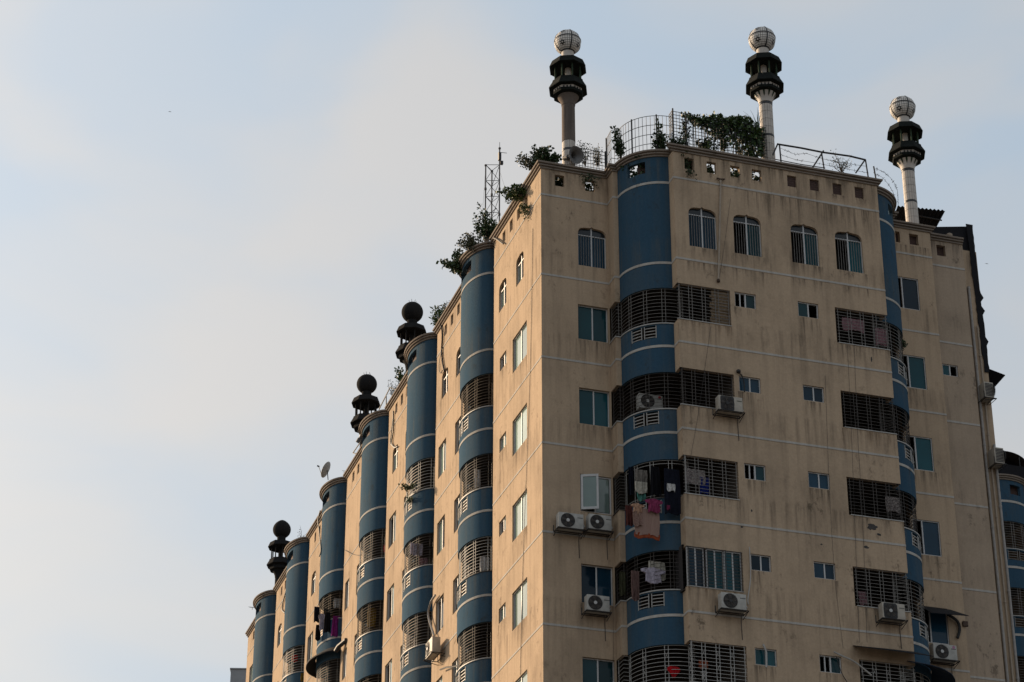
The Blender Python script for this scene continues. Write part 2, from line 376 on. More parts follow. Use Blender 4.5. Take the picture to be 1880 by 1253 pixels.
# ---------------- windows
def spandrels(m, fr, u0, u1, zs, za, t=.15):
    """wall corners left over above an ogee-topped opening"""
    w = u1-u0; h = za-zs
    half = [(0, 0), (.015, .30), (.05, .52), (.11, .68), (.20, .78), (.33, .82), (.42, .83), (.47, .90), (.5, 1)]
    for sgn in (0, 1):
        pr = [(u0+a*w if not sgn else u1-a*w, zs+b*h) for a, b in half]
        cor = (u0 if not sgn else u1, za)
        for i in range(len(pr)-1):
            a, b = pr[i], pr[i+1]
            V = [fr(a[0], 0, a[1]), fr(b[0], 0, b[1]), fr(cor[0], 0, cor[1]), fr(a[0], t, a[1]), fr(b[0], t, b[1]), fr(cor[0], t, cor[1])]
            m.add(V, [(0, 1, 2), (5, 4, 3), (0, 3, 4, 1)])
def window(fr, u0, u1, z0, z1, arch=None, glassm='glass_teal', openpane=None, bars=0, split=.5, d=.07, frame='frame_white', third=False, barm='bars_grey'):
    """aluminium sliding window; openpane 0/1 leaves that side open onto the dark room"""
    zt = arch if arch else z1
    w = .032
    f = MB()
    f.fbox(fr, u0, u0+w, d, d+.06, z0, zt); f.fbox(fr, u1-w, u1, d, d+.06, z0, zt)
    f.fbox(fr, u0+w, u1-w, d, d+.06, z0, z0+w)
    f.fbox(fr, u0+w, u1-w, d, d+.06, zt-w, zt)
    um = u0+(u1-u0)*split
    f.fbox(fr, um-w*.7, um+w*.7, d+.002, d+.058, z0+w, (z1 if arch else zt-w))
    if third:
        uk = u0+(u1-u0)*.27; f.fbox(fr, uk-w*.55, uk+w*.55, d+.004, d+.05, z0+w, zt-w)
    o = f.build('window', frame, B)
    for k, (a, b) in enumerate(((u0+w, um-w*.7), (um+w*.7, u1-w))):
        if openpane == k: continue
        p = MB(); p.fbox(fr, a, b, d+.022+.014*k, d+.030+.014*k, z0+w, zt-w); p.build('pane', glassm, o)
    if arch:
        p = MB(); p.fbox(fr, u0, u1, d+.028, d+.036, zt, z1); p.build('transom_pane', 'glass_dark', o)
    if bars:
        q = MB()
        for k in range(1, bars+1):
            for a, b in ((u0+w, um-w*.7), (um+w*.7, u1-w)):
                uu = a+(b-a)*k/(bars+1); q.fbox(fr, uu-.006, uu+.006, d-.018, d-.006, z0+w, zt)
        q.build('security_bars', barm, o)
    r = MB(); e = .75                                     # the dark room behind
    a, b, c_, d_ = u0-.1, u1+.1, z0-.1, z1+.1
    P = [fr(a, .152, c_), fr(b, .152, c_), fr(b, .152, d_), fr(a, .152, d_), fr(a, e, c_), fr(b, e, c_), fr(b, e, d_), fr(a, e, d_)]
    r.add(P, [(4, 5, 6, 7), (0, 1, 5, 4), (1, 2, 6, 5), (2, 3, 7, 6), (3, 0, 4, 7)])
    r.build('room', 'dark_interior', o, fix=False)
    return o

# ---------------- left facade: wall segments, windows
def seg_rng(i): return (0 if i == 0 else LE[i-1]+BW), (LE[i] if i < 6 else END)
rnd = random.Random(3)
for i in range(7):
    a, b = seg_rng(i)
    H = []; arches = []; rects = []
    n_h = 4 if i < 6 else 2
    for j in range(n_h):
        s = b-1.30-.835*j
        if i == 6: s = a+.55+.9*j
        H.append((s, s+.33, .38, .82))
    if i == 0:
        arches = [(1.88, 2.70), (3.80, 4.64)]
        for k in FLOORS: rects += [(1.54, 3.08, k, 'L'), (3.78, 4.52, k, 'S')]
    elif i in (1, 3, 5):
        if i != 3: arches = [(a+.34, a+1.10), (b-1.55, b-.72)]
        for k in FLOORS: rects += [(b-1.42, b-.42, k, 'M') if i != 3 else (b-1.05, b-.34, k, 'M'), (a+.38, a+1.12, k, 'M')]
    else:
        arches = [(a+.15, a+.84), (b-1.55, b-.75)]
        for k in FLOORS: rects += [(b-1.50, b-.45, k, 'L'), (a+.20, a+.84, k, 'S')]
    if i == 6: arches = []; rects = [(a+1.2, a+2.2, k, 'L') for k in range(0, 4)]
    holes = [(h[0], h[1], h[2], h[3]) for h in H]
    for u0, u1 in arches: holes.append((u0, u1, -2.11, -1.03))
    for u0, u1, k, ty in rects:
        holes.append((u0, u1, -FL*k+(OB if ty != 'S' else -1.42), -FL*k+OT))
    # path runs from the far end towards the viewer, so s = b - y
    path = [(0, b), (0, a)]
    m = wall_mesh(path, [(b-h[1], b-h[0], h[2], h[3]) for h in holes], ZB, 1.0)
    for u0, u1 in arches: spandrels(m, fl, u0, u1, -1.30, -1.03)
    m.build('wall', 'plaster', B)
    for u0, u1 in arches:
        window(fl, u0, u1, -2.11, -1.03, arch=-1.30, glassm='glass_pale' if rnd.random() < .6 else 'glass_dark', openpane=0, d=.06)
    for u0, u1, k, ty in rects:
        zz = -FL*k
        if ty == 'L': window(fl, u0, u1, zz+OB, zz+OT, glassm='glass_pale', openpane=1 if (i and rnd.random() < .7) else None, d=.05, split=.48)
        elif ty == 'M': window(fl, u0, u1, zz+OB, zz+OT, glassm=rnd.choice(['glass_pale', 'glass_dark', 'glass_teal', 'glass_pale']), openpane=rnd.choice([1, 1, None, 0]), d=.06)
        else: window(fl, u0, u1, zz-1.42, zz+OT, glassm='glass_pale', openpane=rnd.choice([1, 1, None]), d=.05)
    for k in range(0, 8):
        q = MB(); q.sweep(path, [(-.02, -FL*k-.028), (.012, -FL*k-.028), (.012, -FL*k+.028), (-.02, -FL*k+.028)]); q.build('string_course', 'white_band', B)

# ---------------- curved bays
def grille(path, z0, z1, parent, mat='bars_grey', dz=.105, groups=None, off=-.05, th=.0058, ornate=False, sparse=False, name='grille'):
    """window grille of horizontal rods between paired uprights, bent along the bay"""
    m = MB(); Ln = plen(path)
    inner = [(x+nx*off, y+ny*off) for (x, y), (nx, ny) in zip(path, normals(path))]
    nb = max(2, int((z1-z0)/dz))
    for k in range(nb+1):
        if sparse and k not in (0, 1, nb-1, nb): continue
        z = z0+.02+(z1-z0-.04)*k/nb
        m.sweep(inner, [(-th, z-th), (th, z-th), (th, z+th), (-th, z+th)])
    Li = plen(inner); groups = groups or max(1, round(Li/.55))
    for k in range(groups+1):
        for e in (-.055, .055):
            s = Li*k/groups+e
            if s < .005 or s > Li-.005: continue
            x, y = at_s(inner, s); t2 = th*1.25
            m.box(x-t2, x+t2, y-t2, y+t2, z0, z1)
        if ornate:
            s0_, s1_ = max(.004, Li*k/groups-.055), min(Li-.004, Li*k/groups+.055)
            n = 6; hh = (z1-z0)/n
            for j in range(n):
                za, zb = z0+hh*j, z0+hh*(j+1)
                A_, B_ = at_s(inner, s0_), at_s(inner, s1_)
                if j % 2 == 0:
                    m.tube([(A_[0], A_[1], za), (B_[0], B_[1], zb)], th*.9, 4); m.tube([(B_[0], B_[1], za), (A_[0], A_[1], zb)], th*.9, 4)
    return m.build(name, mat, parent, fix=False)
def rail(path, z, parent, mat='bars_white', r=.026, off=.0):
    m = MB(); p = [(x+nx*off, y+ny*off) for (x, y), (nx, ny) in zip(path, normals(path))]
    m.sweep(p, [(-r, z-r*.6), (r, z-r*.6), (r, z+r*.8), (-r, z+r*.8)]); return m.build('balcony_rail', mat, parent)
def vent(path, s0, s1, z0, z1, parent, mat='bars_white', th=.011):
    m = MB(); mid = (s0+s1)/2
    for a, b in ((s0+.02, mid-.05), (mid+.05, s1-.02)):
        p = sub(path, a, b)
        for k in range(4):
            z = z0+.03+(z1-z0-.03)*k/3.6; m.sweep(p, [(-.04, z-th), (-.04+2*th, z-th), (-.04+2*th, z+th), (-.04, z+th)])
        for s in (a, b):
            x, y = at_s(path, s); nx, ny = 0, 0
            m.box(x-th, x+th, y-th, y+th, z0-.02, z1)
    return m.build('vent_grille', mat, parent)
def slab(poly, z, parent, t=.14):
    m = MB(); n = len(poly)
    m.add([(x, y, z-t) for x, y in poly]+[(x, y, z) for x, y in poly], [tuple(range(n-1, -1, -1)), tuple(range(n, 2*n))]+[(k, (k+1) % n, (k+1) % n+n, k+n) for k in range(n)])
    return m.build('floor_slab', 'interior', parent)
GST = {1: ('bars_rust', .105), 2: ('bars_rust', .105), 3: ('bars_grey', .11), 4: ('bars_white', .12), 5: ('bars_dark', .10), 6: ('bars_grey', .105)}
for bi, l in enumerate(LE):
    path = bay_left(l); Ls = plen(path); mid = Ls/2
    holes = [(mid-.62, mid+.62, .40, .84)]
    for k in FLOORS:
        z = -FL*k
        holes.append((mid-.55, mid+.55, z+OB-.52, z+OB-.06))
    # blue front, one panel from the parapet down and one between each pair of openings
    panels(path, holes, [(-FL*k+OB, -FL*k+OT) for k in FLOORS], ZB, 1.0, .13, 'bay_front', 'blue_paint', B, True)
    for k in range(0, 8):
        q = MB(); q.sweep(path, [(-.02, -FL*k-.04), (.014, -FL*k-.04), (.014, -FL*k+.04), (-.02, -FL*k+.04)]); q.build('bay_band', 'white_band', B, smooth=True)
    inn = [(x-nx*.12, y-ny*.12) for (x, y), (nx, ny) in zip(path, normals(path))]
    poly = inn+[(1.7, l+.02), (1.7, l+BW-.02)]
    for k in range(0, 8): slab(poly, -FL*k-.04, B)
    r = MB()
    r.add([(1.7, l, ZB), (1.7, l+BW, ZB), (1.7, l+BW, 0), (1.7, l, 0), (.152, l+.03, ZB), (.152, l+.03, 0), (.152, l+BW-.03, ZB), (.152, l+BW-.03, 0), (1.7, l+.03, ZB), (1.7, l+.03, 0), (1.7, l+BW-.03, ZB), (1.7, l+BW-.03, 0)],
          [(0, 1, 2, 3), (4, 8, 9, 5), (6, 10, 11, 7)])
    r.build('balcony_back_wall', 'interior', B, fix=False)
    for k in FLOORS:
        z = -FL*k; gm, dz = GST[(k+bi*2) % 6+1]
        if bi == 0: gm, dz = {1: ('bars_rust', .105), 2: ('bars_dark', .10), 3: ('bars_white', .105), 4: ('bars_dark', .10)}.get(k, ('bars_grey', .11))
        grille(path, z+OB, z+OT, B, gm, dz, groups=7)
        rail(path, z+OB+.005, B, 'bars_white' if bi != 0 or k != 3 else 'bars_dark', .022, .005)
        vent(path, mid-.55, mid+.55, z+OB-.50, z+OB-.06, B)

# ---------------- right facade
def band(path, k, h=.035, mat='white_band', name='string_course'):
    q = MB(); q.sweep(path, [(-.02, -FL*k-h), (.013, -FL*k-h), (.013, -FL*k+h), (-.02, -FL*k+h)]); q.build(name, mat, B, smooth=True)
OPZ = [(-FL*k+OB-.03, -FL*k+OT) for k in FLOORS]
allopen = [(-1, 99, a, b) for a, b in OPZ]
# A : corner bay wall
hA = [(.49, .82, .40, .83), (1.55, 1.88, .40, .83), (1.27, 2.25, -2.46, -.96)]+[(1.24, 2.27, -FL*k-2.17, -FL*k-.91) for k in FLOORS]
m = wall_mesh(pA, hA, ZB, 1.0); spandrels(m, FA, 1.27, 2.25, -1.27, -.96); m.build('wall', 'plaster', B)
window(FA, 1.27, 2.25, -2.46, -.96, arch=-1.27, glassm='glass_blue', bars=4)
for k in FLOORS:
    if k == 3: continue
    window(FA, 1.24, 2.27, -FL*k-2.17, -FL*k-.91, glassm='glass_teal' if k != 4 else 'glass_blue', d=.09)
# C and D : far end
hC = [(12.86-12.543, 13.03-12.543, .40, .83), (13.39-12.543, 13.73-12.543, .40, .83)]+[(12.62-12.543, 13.58-12.543, -FL*k-2.17, -FL*k-.95) for k in range(0, 7)]
wall_mesh(pC, hC, ZB, 1.0).build('wall', 'plaster', B)
for k in range(0, 7):
    window(FC, 12.62, 13.58, -FL*k-2.17, -FL*k-.95, glassm=['glass_blue', 'glass_teal', 'glass_teal', 'glass_blue'][k % 4], openpane=0, split=.36, d=.03)
hD = [(14.64-14.2, 14.98-14.2, .40, .83), (14.45-14.2, 15.03-14.2, -4.27, -3.84)]
wall_mesh(pD, hD, ZB, 1.0).build('wall', 'plaster_rose', B)
window(FD, 14.45, 15.03, -4.27, -3.84, glassm='glass_teal', openpane=1, d=.04)
wall_mesh([(14.2, 0), (14.2, .42)], [], ZB, 1.0, .1).build('wall', 'plaster_rose', B)
wall_mesh([(15.66, .42), (15.66, .75)], [], ZB, 1.0, .1).build('wall', 'plaster', B)
wall_mesh(pE, [], ZB, 1.0).build('wall', 'plaster', B)
wall_mesh([(16.37, .75), (16.37, END)], [], ZB, 1.0).build('wall', 'plaster', B)
wall_mesh([(16.37, END), (0, END)], [], ZB, 1.0).build('wall', 'plaster', B)
# B : projecting centre
XB0 = 3.774
hB = []
for k, x in enumerate((4.18, 4.96, 5.79, 6.56, 7.82, 8.63, 9.46, 10.26)): hB.append((x, x+.33, .39, .82))
ar = [(4.25, 5.22), (5.81, 6.78), (7.83, 8.81), (9.41, 10.39)]
for a, b in ar: hB.append((a, b, -2.48, -.96))
sw = {1: (5.74, 6.47), 2: (5.75, 6.48), 3: (5.79, 6.50), 4: (5.86, 6.52), 5: (5.85, 6.55), 6: (5.85, 6.55)}
for k in FLOORS:
    z = -FL*k
    hB += [(0, 5.58, z+OB-.03, z+OT), (9.23, 99, z+OB-.03, z+OT), (sw[k][0], sw[k][1], z-1.44, z-.91), (7.93, 8.65, z-1.44, z-.90)]
m = wall_mesh(pB, [(a-XB0, b-XB0, c, d) for a, b, c, d in hB], ZB, 1.0)
for a, b in ar: spandrels(m, FB, a, b, -1.27, -.96)
m.build('wall', 'plaster', B)
for k, (a, b) in enumerate(ar): window(FB, a, b, -2.48, -.96, arch=-1.25, glassm=['glass_blue', 'glass_teal', 'glass_teal', 'glass_teal'][k], openpane=None if k == 0 else 0, bars=4)
for k in FLOORS:
    z = -FL*k
    window(FB, sw[k][0], sw[k][1], z-1.44, z-.91, glassm=['glass_teal', 'glass_blue', 'glass_teal', 'glass_blue', 'glass_teal', 'glass_blue'][k-1], openpane=0 if k in (1, 3) else None, d=.05, third=k in (1, 3), split=.52)
    window(FB, 7.93, 8.65, z-1.44, z-.90, glassm='glass_teal' if k in (1, 5) else 'glass_blue', openpane=1 if k == 1 else 0 if k == 5 else None, d=.05, third=k == 5, split=.52)
for xa, xb, yy in ((12.80, 13.08, .17), (13.34, 13.78, .17), (14.58, 15.04, .59)):     # added boards that hide the sky and keep the far openings dark
    q = MB(); q.box(xa, xb, yy, yy+.03, .3, .95); q.build('sky_block_board', 'brick_and_backing', B)
for l in LE:
    bp_ = bay_left(l); lm2 = plen(bp_)/2; bs_ = sub(bp_, lm2-.75, lm2+.75); q = MB(); q.sweep(bs_, [(-.23, .28), (-.17, .28), (-.17, .96), (-.23, .96)]); q.build('sky_blocker', 'brick_and_backing', B)  # added backing, not a real wall: blocks bright sky in the side bay slots
q = MB(); q.sweep(sub(pR, .93, 1.45), [(-.24, .28), (-.18, .28), (-.18, .96), (-.24, .96)]); q.build('sky_block_board', 'brick_and_backing', B)  # added board, darkens part of the curved bay slot by hiding sky
q = MB(); q.box(4.12, 4.60, -2.12, -2.09, .28, .96); q.build('sky_block_board', 'brick_and_backing', B)  # added board, keeps sky out of the first centre opening
for x in (7.82, 8.63, 9.46, 10.26):              # bricked-up parapet openings
    n = 0
    for r_ in range(5):
        q = MB(); q.box(x+.003, x+.327, -2.313+.07, -2.313+.14, .393+r_*.086, .393+r_*.086+.078); q.build('brick', 'brick_and_backing', B)
for sgn in (0, 1):
    T = (lambda p: p) if not sgn else mir
    f1, rr, f2 = (pF1, pR, pF2) if not sgn else (pF1m, pRm, pF2m)
    panels(f1, [], OPZ, ZB, 1.0, .12, 'wall', 'plaster', B)
    panels(f2, [], OPZ, ZB, 1.0, .10, 'wall', 'plaster', B)
    Ls = plen(rr); v0, v1 = (.62, 1.52) if not sgn else (Ls-1.52, Ls-.62)
    hp = (.62, 1.30) if not sgn else (Ls-1.30, Ls-.62)
    panels(rr, [(hp[0], hp[1], .40, .84)]+[(v0, v1, a-.50, a-.05) for a, b in OPZ], OPZ, ZB, 1.0, .12, 'bay_front', 'blue_paint', B, True)
    if sgn:
        pass
    for k in range(0, 8):
        band(f1, k); band(f2, k); band(rr, k, .043, name='bay_band')
    whole = (pF1+pR[1:]+pF2[1:]+[(5.58, -2.313)]) if not sgn else mir(pF1+pR[1:]+pF2[1:]+[(5.58, -2.313)])
    inn = [(x-nx*.1, y-ny*.1) for (x, y), (nx, ny) in zip(whole, normals(whole))]
    poly = inn+([(5.58, 1.3), (2.3, 1.3)] if not sgn else [(MX-2.3, 1.3), (MX-5.58, 1.3)])
    for k in range(0, 8): slab(poly, -FL*k-.04, B)
    r = MB(); xs = (2.34, 5.62) if not sgn else (MX-5.62, MX-2.34)
    r.add([(xs[0], 1.3, ZB), (xs[1], 1.3, ZB), (xs[1], 1.3, 0), (xs[0], 1.3, 0)], [(0, 1, 2, 3)])
    for x, ya in ((xs[0], .16 if not sgn else -2.16), (xs[1], -2.16 if not sgn else .16)):
        r.add([(x, ya, ZB), (x, 1.3, ZB), (x, 1.3, 0), (x, ya, 0)], [(0, 1, 2, 3)])
    r.build('balcony_back_wall', 'interior', B, fix=False)
    curve = (pF1+pR[1:]+pF2[1:]) if not sgn else mir(pF1+pR[1:]+pF2[1:])
    flat = [(3.774, -2.313), (5.58, -2.313)] if not sgn else [(MX-5.58, -2.313), (MX-3.774, -2.313)]
    for k in FLOORS:
        a, b = OPZ[k-1]
        st = {1: 'bars_grey', 2: 'bars_dark', 3: 'bars_grey', 4: 'bars_dark', 5: 'bars_white', 6: 'bars_white'}[k] if not sgn else {1: 'bars_grey', 2: 'bars_dark', 3: 'bars_dark', 4: 'bars_grey', 5: 'bars_white', 6: 'bars_grey'}[k]
        orn = k >= 5
        if not sgn and k == 3:
            grille(sub(curve, 0, .72), a, b, B, 'bars_grey', .105, 1); grille(sub(curve, .72, plen(curve)), a, b, B, 'bars_white', .105, 5, sparse=True)
        else: grille(curve, a, b, B, st, .118, 6 if not orn else 5, ornate=orn, th=.0058 if not orn else .006)
        if not (k == 4 and not sgn): grille(flat, a, b, B, st, .115, 4, ornate=orn, off=-.04, th=.0058 if not orn else .006)
        rail(curve, a+.005, B, 'bars_white' if k != 3 or sgn else 'bars_dark', .024, .005)
        rail(flat, a+.004, B, 'bars_white', .02, .004)
        vent(rr, v0, v1, a-.48, a-.06, B)
    if not sgn:                                  # fourth floor: glazed balcony with patterned posts
        a, b = OPZ[3]
        for k, (u0, u1) in enumerate(((3.80, 4.35), (4.42, 4.98), (5.0, 5.56))):
            window(FB, u0, u1, a+.02, b-.01, glassm='glass_teal' if k else 'glass_blue', d=.05, bars=0, openpane=None)
        grille(flat, a, b, B, 'bars_dark', .10, 3, off=.02)
    if not sgn:
        m = MB()
        for j in range(14):                       # split-bamboo blind on the first balcony
            zz = OPZ[0][0]+.03+j*.087
            m.box(4.93+random.uniform(-.04, .08), 5.55, -2.313+.07+random.uniform(0, .03), -2.313+.11+random.uniform(0, .02), zz, zz+.080)
        m.build('bamboo_blind', 'bamboo', B)
for k in range(0, 8):
    band(pA, k); band(pB, k); band(pC, k); band(pD, k)
# open casement on the third floor of the corner wall
z = -FL*3
m = MB(); FAo = FA
m.fbox(FA, 1.24, 2.27, .05, .10, z-2.17, z-2.12); m.fbox(FA, 1.24, 2.27, .05, .10, z-.96, z-.91)
for u in (1.24, 2.22, 1.72): m.fbox(FA, u, u+.05, .05, .10, z-2.12, z-.96)
o = m.build('window', 'frame_white', B)
m = MB(); m.fbox(FA, 1.78, 2.20, .06, .07, z-2.10, z-.98); m.build('pane', 'glass_pale', o)
m = MB()
def sash(u, d, z_): return (1.26+u*.80, -.02-u*.36+d, z_)
for (ua, ub, za, zb) in ((0, .62, -2.12, -2.04), (0, .62, -1.02, -.94), (0, .07, -2.04, -1.02), (.55, .62, -2.04, -1.02)):
    P = [sash(ua, 0, z+za), sash(ub, 0, z+za), sash(ub, 0, z+zb), sash(ua, 0, z+zb), sash(ua, .04, z+za), sash(ub, .04, z+za), sash(ub, .04, z+zb), sash(ua, .04, z+zb)]
    m.add(P, [(0,1,2,3), (7,6,5,4), (0,4,5,1), (1,5,6,2), (2,6,7,3), (3,7,4,0)])
m.build('casement_sash', 'frame_white', o)
m = MB(); m.add([sash(.07, .02, z-2.04), sash(.55, .02, z-2.04), sash(.55, .02, z-1.02), sash(.07, .02, z-1.02)], [(0, 1, 2, 3)]); m.build('pane', 'glass_pale', o)
m = MB(); m.add([FA(1.14, .152, z-2.27), FA(2.3, .152, z-2.27), FA(2.3, .152, z-.8), FA(1.14, .152, z-.8), FA(1.14, .8, z-2.27), FA(2.3, .8, z-2.27), FA(2.3, .8, z-.8), FA(1.14, .8, z-.8)], [(4, 5, 6, 7), (0, 1, 5, 4), (1, 2, 6, 5), (2, 3, 7, 6), (3, 0, 4, 7)]); m.build('room', 'dark_interior', o, fix=False)

# ---------------- cornice along the whole street side, and the roof
CP = [(0, END)]
CP += [(0, LE[5]+BW)]
for i in range(5, -1, -1):
    CP += bay_left(LE[i])+[(0, LE[i])]
    if i: CP += [(0, LE[i-1]+BW)]
CP += [(0, 0)]+pA[1:]+pF1[1:]+pR[1:]+pF2[1:]+pB[1:]+pF2m[1:]+pRm[1:]+pF1m[1:]+pC[1:]+[(14.2, .42), (15.66, .42)]
prof = [(-.16, .985), (.045, .985), (.055, 1.02), (.03, 1.03), (.03, 1.05), (.105, 1.06), (.11, 1.10), (.075, 1.11), (.075, 1.125), (.155, 1.135), (.165, 1.19), (-.16, 1.20)]
m = MB(); m.sweep(CP, prof); m.build('cornice', 'cornice_paint', B, smooth=True)
m = MB()
m.box(.14, 14.1, .14, END-.1, -.30, -.06); m.build('roof_slab', 'roof_concrete', B)
m = MB(); m.box(14.1, 16.3, .92, END-.1, -.301, -.061); m.build('roof_slab', 'roof_concrete', B)
m = MB(); m.box(3.93, MX-3.93, -2.17, .13, -.31, -.07); m.build('roof_slab', 'roof_concrete', B)
for p in [bay_left(l) for l in LE]:
    slab([(x-nx*.12, y-ny*.12) for (x, y), (nx, ny) in zip(p, normals(p))]+[(.3, p[-1][1]), (.3, p[0][1])], -.065, B, .2).name = 'roof_slab'
# dirt runs below sills, balconies and units
def stain(fr, u0, u1, zt_, h, mat='drip_dark'):
    m = MB(); V = [fr(u0, -.003, zt_-h), fr(u1, -.003, zt_-h), fr(u1, -.003, zt_), fr(u0, -.003, zt_)]; m.add(V, [(0, 1, 2, 3)]); m.build('dirt_run', mat, B, fix=False)
rs_ = random.Random(9)
for k in FLOORS:
    z = -FL*k
    stain(FB, 3.78, 5.6, z+OB-.06, rs_.uniform(.45, .74), 'drip_rust' if k in (1, 4) else 'drip_dark'); stain(FB, 9.2, 11.09, z+OB-.06, rs_.uniform(.5, .74), 'drip_rust' if k == 2 else 'drip_dark')
    stain(FB, sw[k][0]-.05, sw[k][1]+.08, z-1.46, rs_.uniform(.7, 1.3)); stain(FB, 7.88, 8.72, z-1.46, rs_.uniform(.7, 1.4)); stain(FA, 1.15, 2.31, z-2.19, .75)
    stain(FC, 12.6, 13.7, z-2.19, .75)
    stain(fl, 1.5, 3.1, z+OB-.02, .78); stain(fl, 3.7, 4.56, z-1.44, 1.2)
for a, b in ar: stain(FB, a-.08, b+.1, -2.50, rs_.uniform(.42, .47)); stain(FB, a-.1, b+.15, -3.05, rs_.uniform(.4, .8))
for x in (4.18, 4.96, 5.79, 6.56, 7.82, 8.63, 9.46, 10.26): stain(FB, x-.05, x+.4, .385, .33)
stain(FB, 3.9, 11.0, .98, .9); stain(FB, 6.2, 11.05, -.05, 1.5); stain(FA, .1, 2.2, .98, .6); stain(FC, 12.6, 14.15, .35, 1.1); stain(FD, 14.25, 15.6, .97, .9)
# peeled render on the right part of the facade
def blob(c, w, h, seed, n=16):
    q = random.Random(seed); pts = []
    for k in range(n):
        a = 2*math.pi*k/n; r_ = .55+.45*q.random(); pts.append((c[0]+w*r_*math.cos(a)+.35*w*math.sin(a), c[1]+h*r_*math.sin(a)-.3*h*math.cos(a)))
    return pts
for (px, py, w, h, s_) in ((1601, 968, .20, .13, 1), (1590, 1005, .10, .055, 2), (1614, 982, .09, .05, 4), (1600, 660, .03, .12, 3), (1508, 1000, .04, .03, 5), (1380, 938, .03, .05, 6), (1362, 968, .05, .04, 8)):
    c = at(px, py, y=-2.313); pts = blob((c.x, c.z), w, h, s_)
    m = MB(); n = len(pts)
    m.add([(x, -2.3165, z) for x, z in pts]+[(c.x, -2.3165, c.z)], [(k, (k+1) % n, n) for k in range(n)]); m.build('peeled_patch', 'peel', B)
# ================================================================== far wing behind the right end
Wg = thing('apartment_wing', 'blue bay of the wing behind the main block at the right edge', 'building', (27, 24, -Z0))
cw = (26.85, 19.49)
wp = [(cw[0]-1.4*math.cos(math.pi*k/24), cw[1]-1.4*math.sin(math.pi*k/24)) for k in range(25)]
Lw = plen(wp)
panels(wp, [(Lw/2+.05, Lw/2+.62, .35, .80)]+[(Lw/2-.35, Lw/2+.62, -FL*k+OB-.5, -FL*k+OB-.06) for k in range(0, 7)], [(-FL*k+OB, -FL*k+OT) for k in range(0, 7)], ZB, 1.0, .12, 'bay_front', 'blue_paint', Wg, True)
for k in range(0, 8):
    q = MB(); q.sweep(wp, [(-.02, -FL*k-.05), (.014, -FL*k-.05), (.014, -FL*k+.05), (-.02, -FL*k+.05)]); q.build('bay_band', 'white_band', Wg, smooth=True)
for k in range(0, 7):
    z = -FL*k
    grille(wp, z+OB, z+OT, Wg, 'bars_grey', .11, 8); rail(wp, z+OB, Wg); vent(wp, Lw/2-.35, Lw/2+.62, z+OB-.48, z+OB-.06, Wg, 'bars_grey')
    slab([(x*.93+cw[0]*.07, y*.93+cw[1]*.07) for x, y in wp]+[(cw[0]+1.3, 21.5), (cw[0]-1.3, 21.5)], z-.04, Wg)
m = MB(); m.sweep(wp, prof); m.build('cornice', 'cornice_paint', Wg, smooth=True)
m = MB(); m.box(20, cw[0]-1.4, 19.5, 30, ZB, 1.0); m.box(cw[0]+1.4, 36, 19.5, 30, ZB, 1.0); m.box(cw[0]-1.39, cw[0]+1.39, 21.5, 30, ZB, .99); m.build('wall', 'plaster', Wg)
m = MB(); m.box(cw[0]-1.3, cw[0]+1.3, 19.4, 21.4, -.3, -.05); m.build('roof_slab', 'roof_concrete', Wg)
ts = at(1856, 853, y=18.5).z
for k in range(4): m = MB(); m.tube([(26.3+k*.75, 18.6, .9), (26.3+k*.75, 18.6, ts+.45)], .02, 6); m.build('terrace_post', 'black_metal', Wg)
m = MB(); m.box(25.6, 30, 18.55, 18.59, 1.0, ts); m.build('terrace_screen', 'tarp_black', Wg)
m = MB(); m.box(cw[0]-.2, cw[0]+.9, 18.40, 18.43, .2, .95); m.build('sky_blocker', 'brick_and_backing', Wg)  # added dark panel so no sky shows through the wing's slot
c_ = at(1850, 849, y=18.9); cv = thing('curved_canopy', 'black arched canopy above the far blue bay, right edge', 'awning', tuple(c_))
m = MB(); n = 14; top = []
for k in range(n+1):
    a = math.pi*(1-k/n); top.append((c_.x+.95*math.cos(a), c_.z+.50*math.sin(a)))
V = []
for x, z in top: V += [(x, 18.9, z), (x, 20.2, z), (x, 18.9, z+.03), (x, 20.2, z+.03)]
F = []
for k in range(n): a = 4*k; F += [(a, a+4, a+5, a+1), (a+2, a+3, a+7, a+6), (a, a+2, a+6, a+4), (a+1, a+5, a+7, a+3)]
m.add(V, F); m.add([(x, 19.6, z) for x, z in top]+[(x, 19.63, z) for x, z in top], [tuple(range(n+1)), tuple(range(2*n+1, n, -1))]); m.build('sheet', 'tarp_black', cv)
for dx in (-.8, .8): m = MB(); m.tube([(c_.x+dx, 19.3, 0), (c_.x+dx, 19.3, c_.z+.05)], .025, 6); m.build('post', 'black_metal', cv)

# grey block far left
d_ = thing('distant_building', 'plain grey clad building low behind the far end of the block', 'building', (-6, 130, -Z0))
P_ = at(424, 1227, y=130); dv = Vector((P_.x-CAM[0], P_.y-CAM[1], 0)).normalized(); dv = (Matrix.Rotation(R(-5), 3, 'Z') @ dv); uv_ = Vector((dv.y, -dv.x, 0))
def obox(m, a0, a1, b0, b1, z0, z1):
    q = [Vector((P_.x, P_.y, 0))+uv_*a+dv*b for a, b in ((a0, b0), (a1, b0), (a1, b1), (a0, b1))]
    m.add([(v.x, v.y, z0) for v in q]+[(v.x, v.y, z1) for v in q], [(0, 3, 2, 1), (4, 5, 6, 7), (0, 1, 5, 4), (1, 2, 6, 5), (2, 3, 7, 6), (3, 0, 4, 7)])
m = MB(); obox(m, 0, 12, 0, 14, -Z0, P_.z-.1); m.build('wall', 'grey_cladding', d_)
for k in range(6): m = MB(); obox(m, -.02, 12.02, -.02, 14.02, P_.z-1.75-3.2*k, P_.z-1.68-3.2*k); m.build('cladding_joint', 'bars_dark', d_)
m = MB(); obox(m, -.08, 12.08, -.08, 14.08, P_.z-.1, P_.z); m.build('roof_edge', 'grey_cladding', d_)

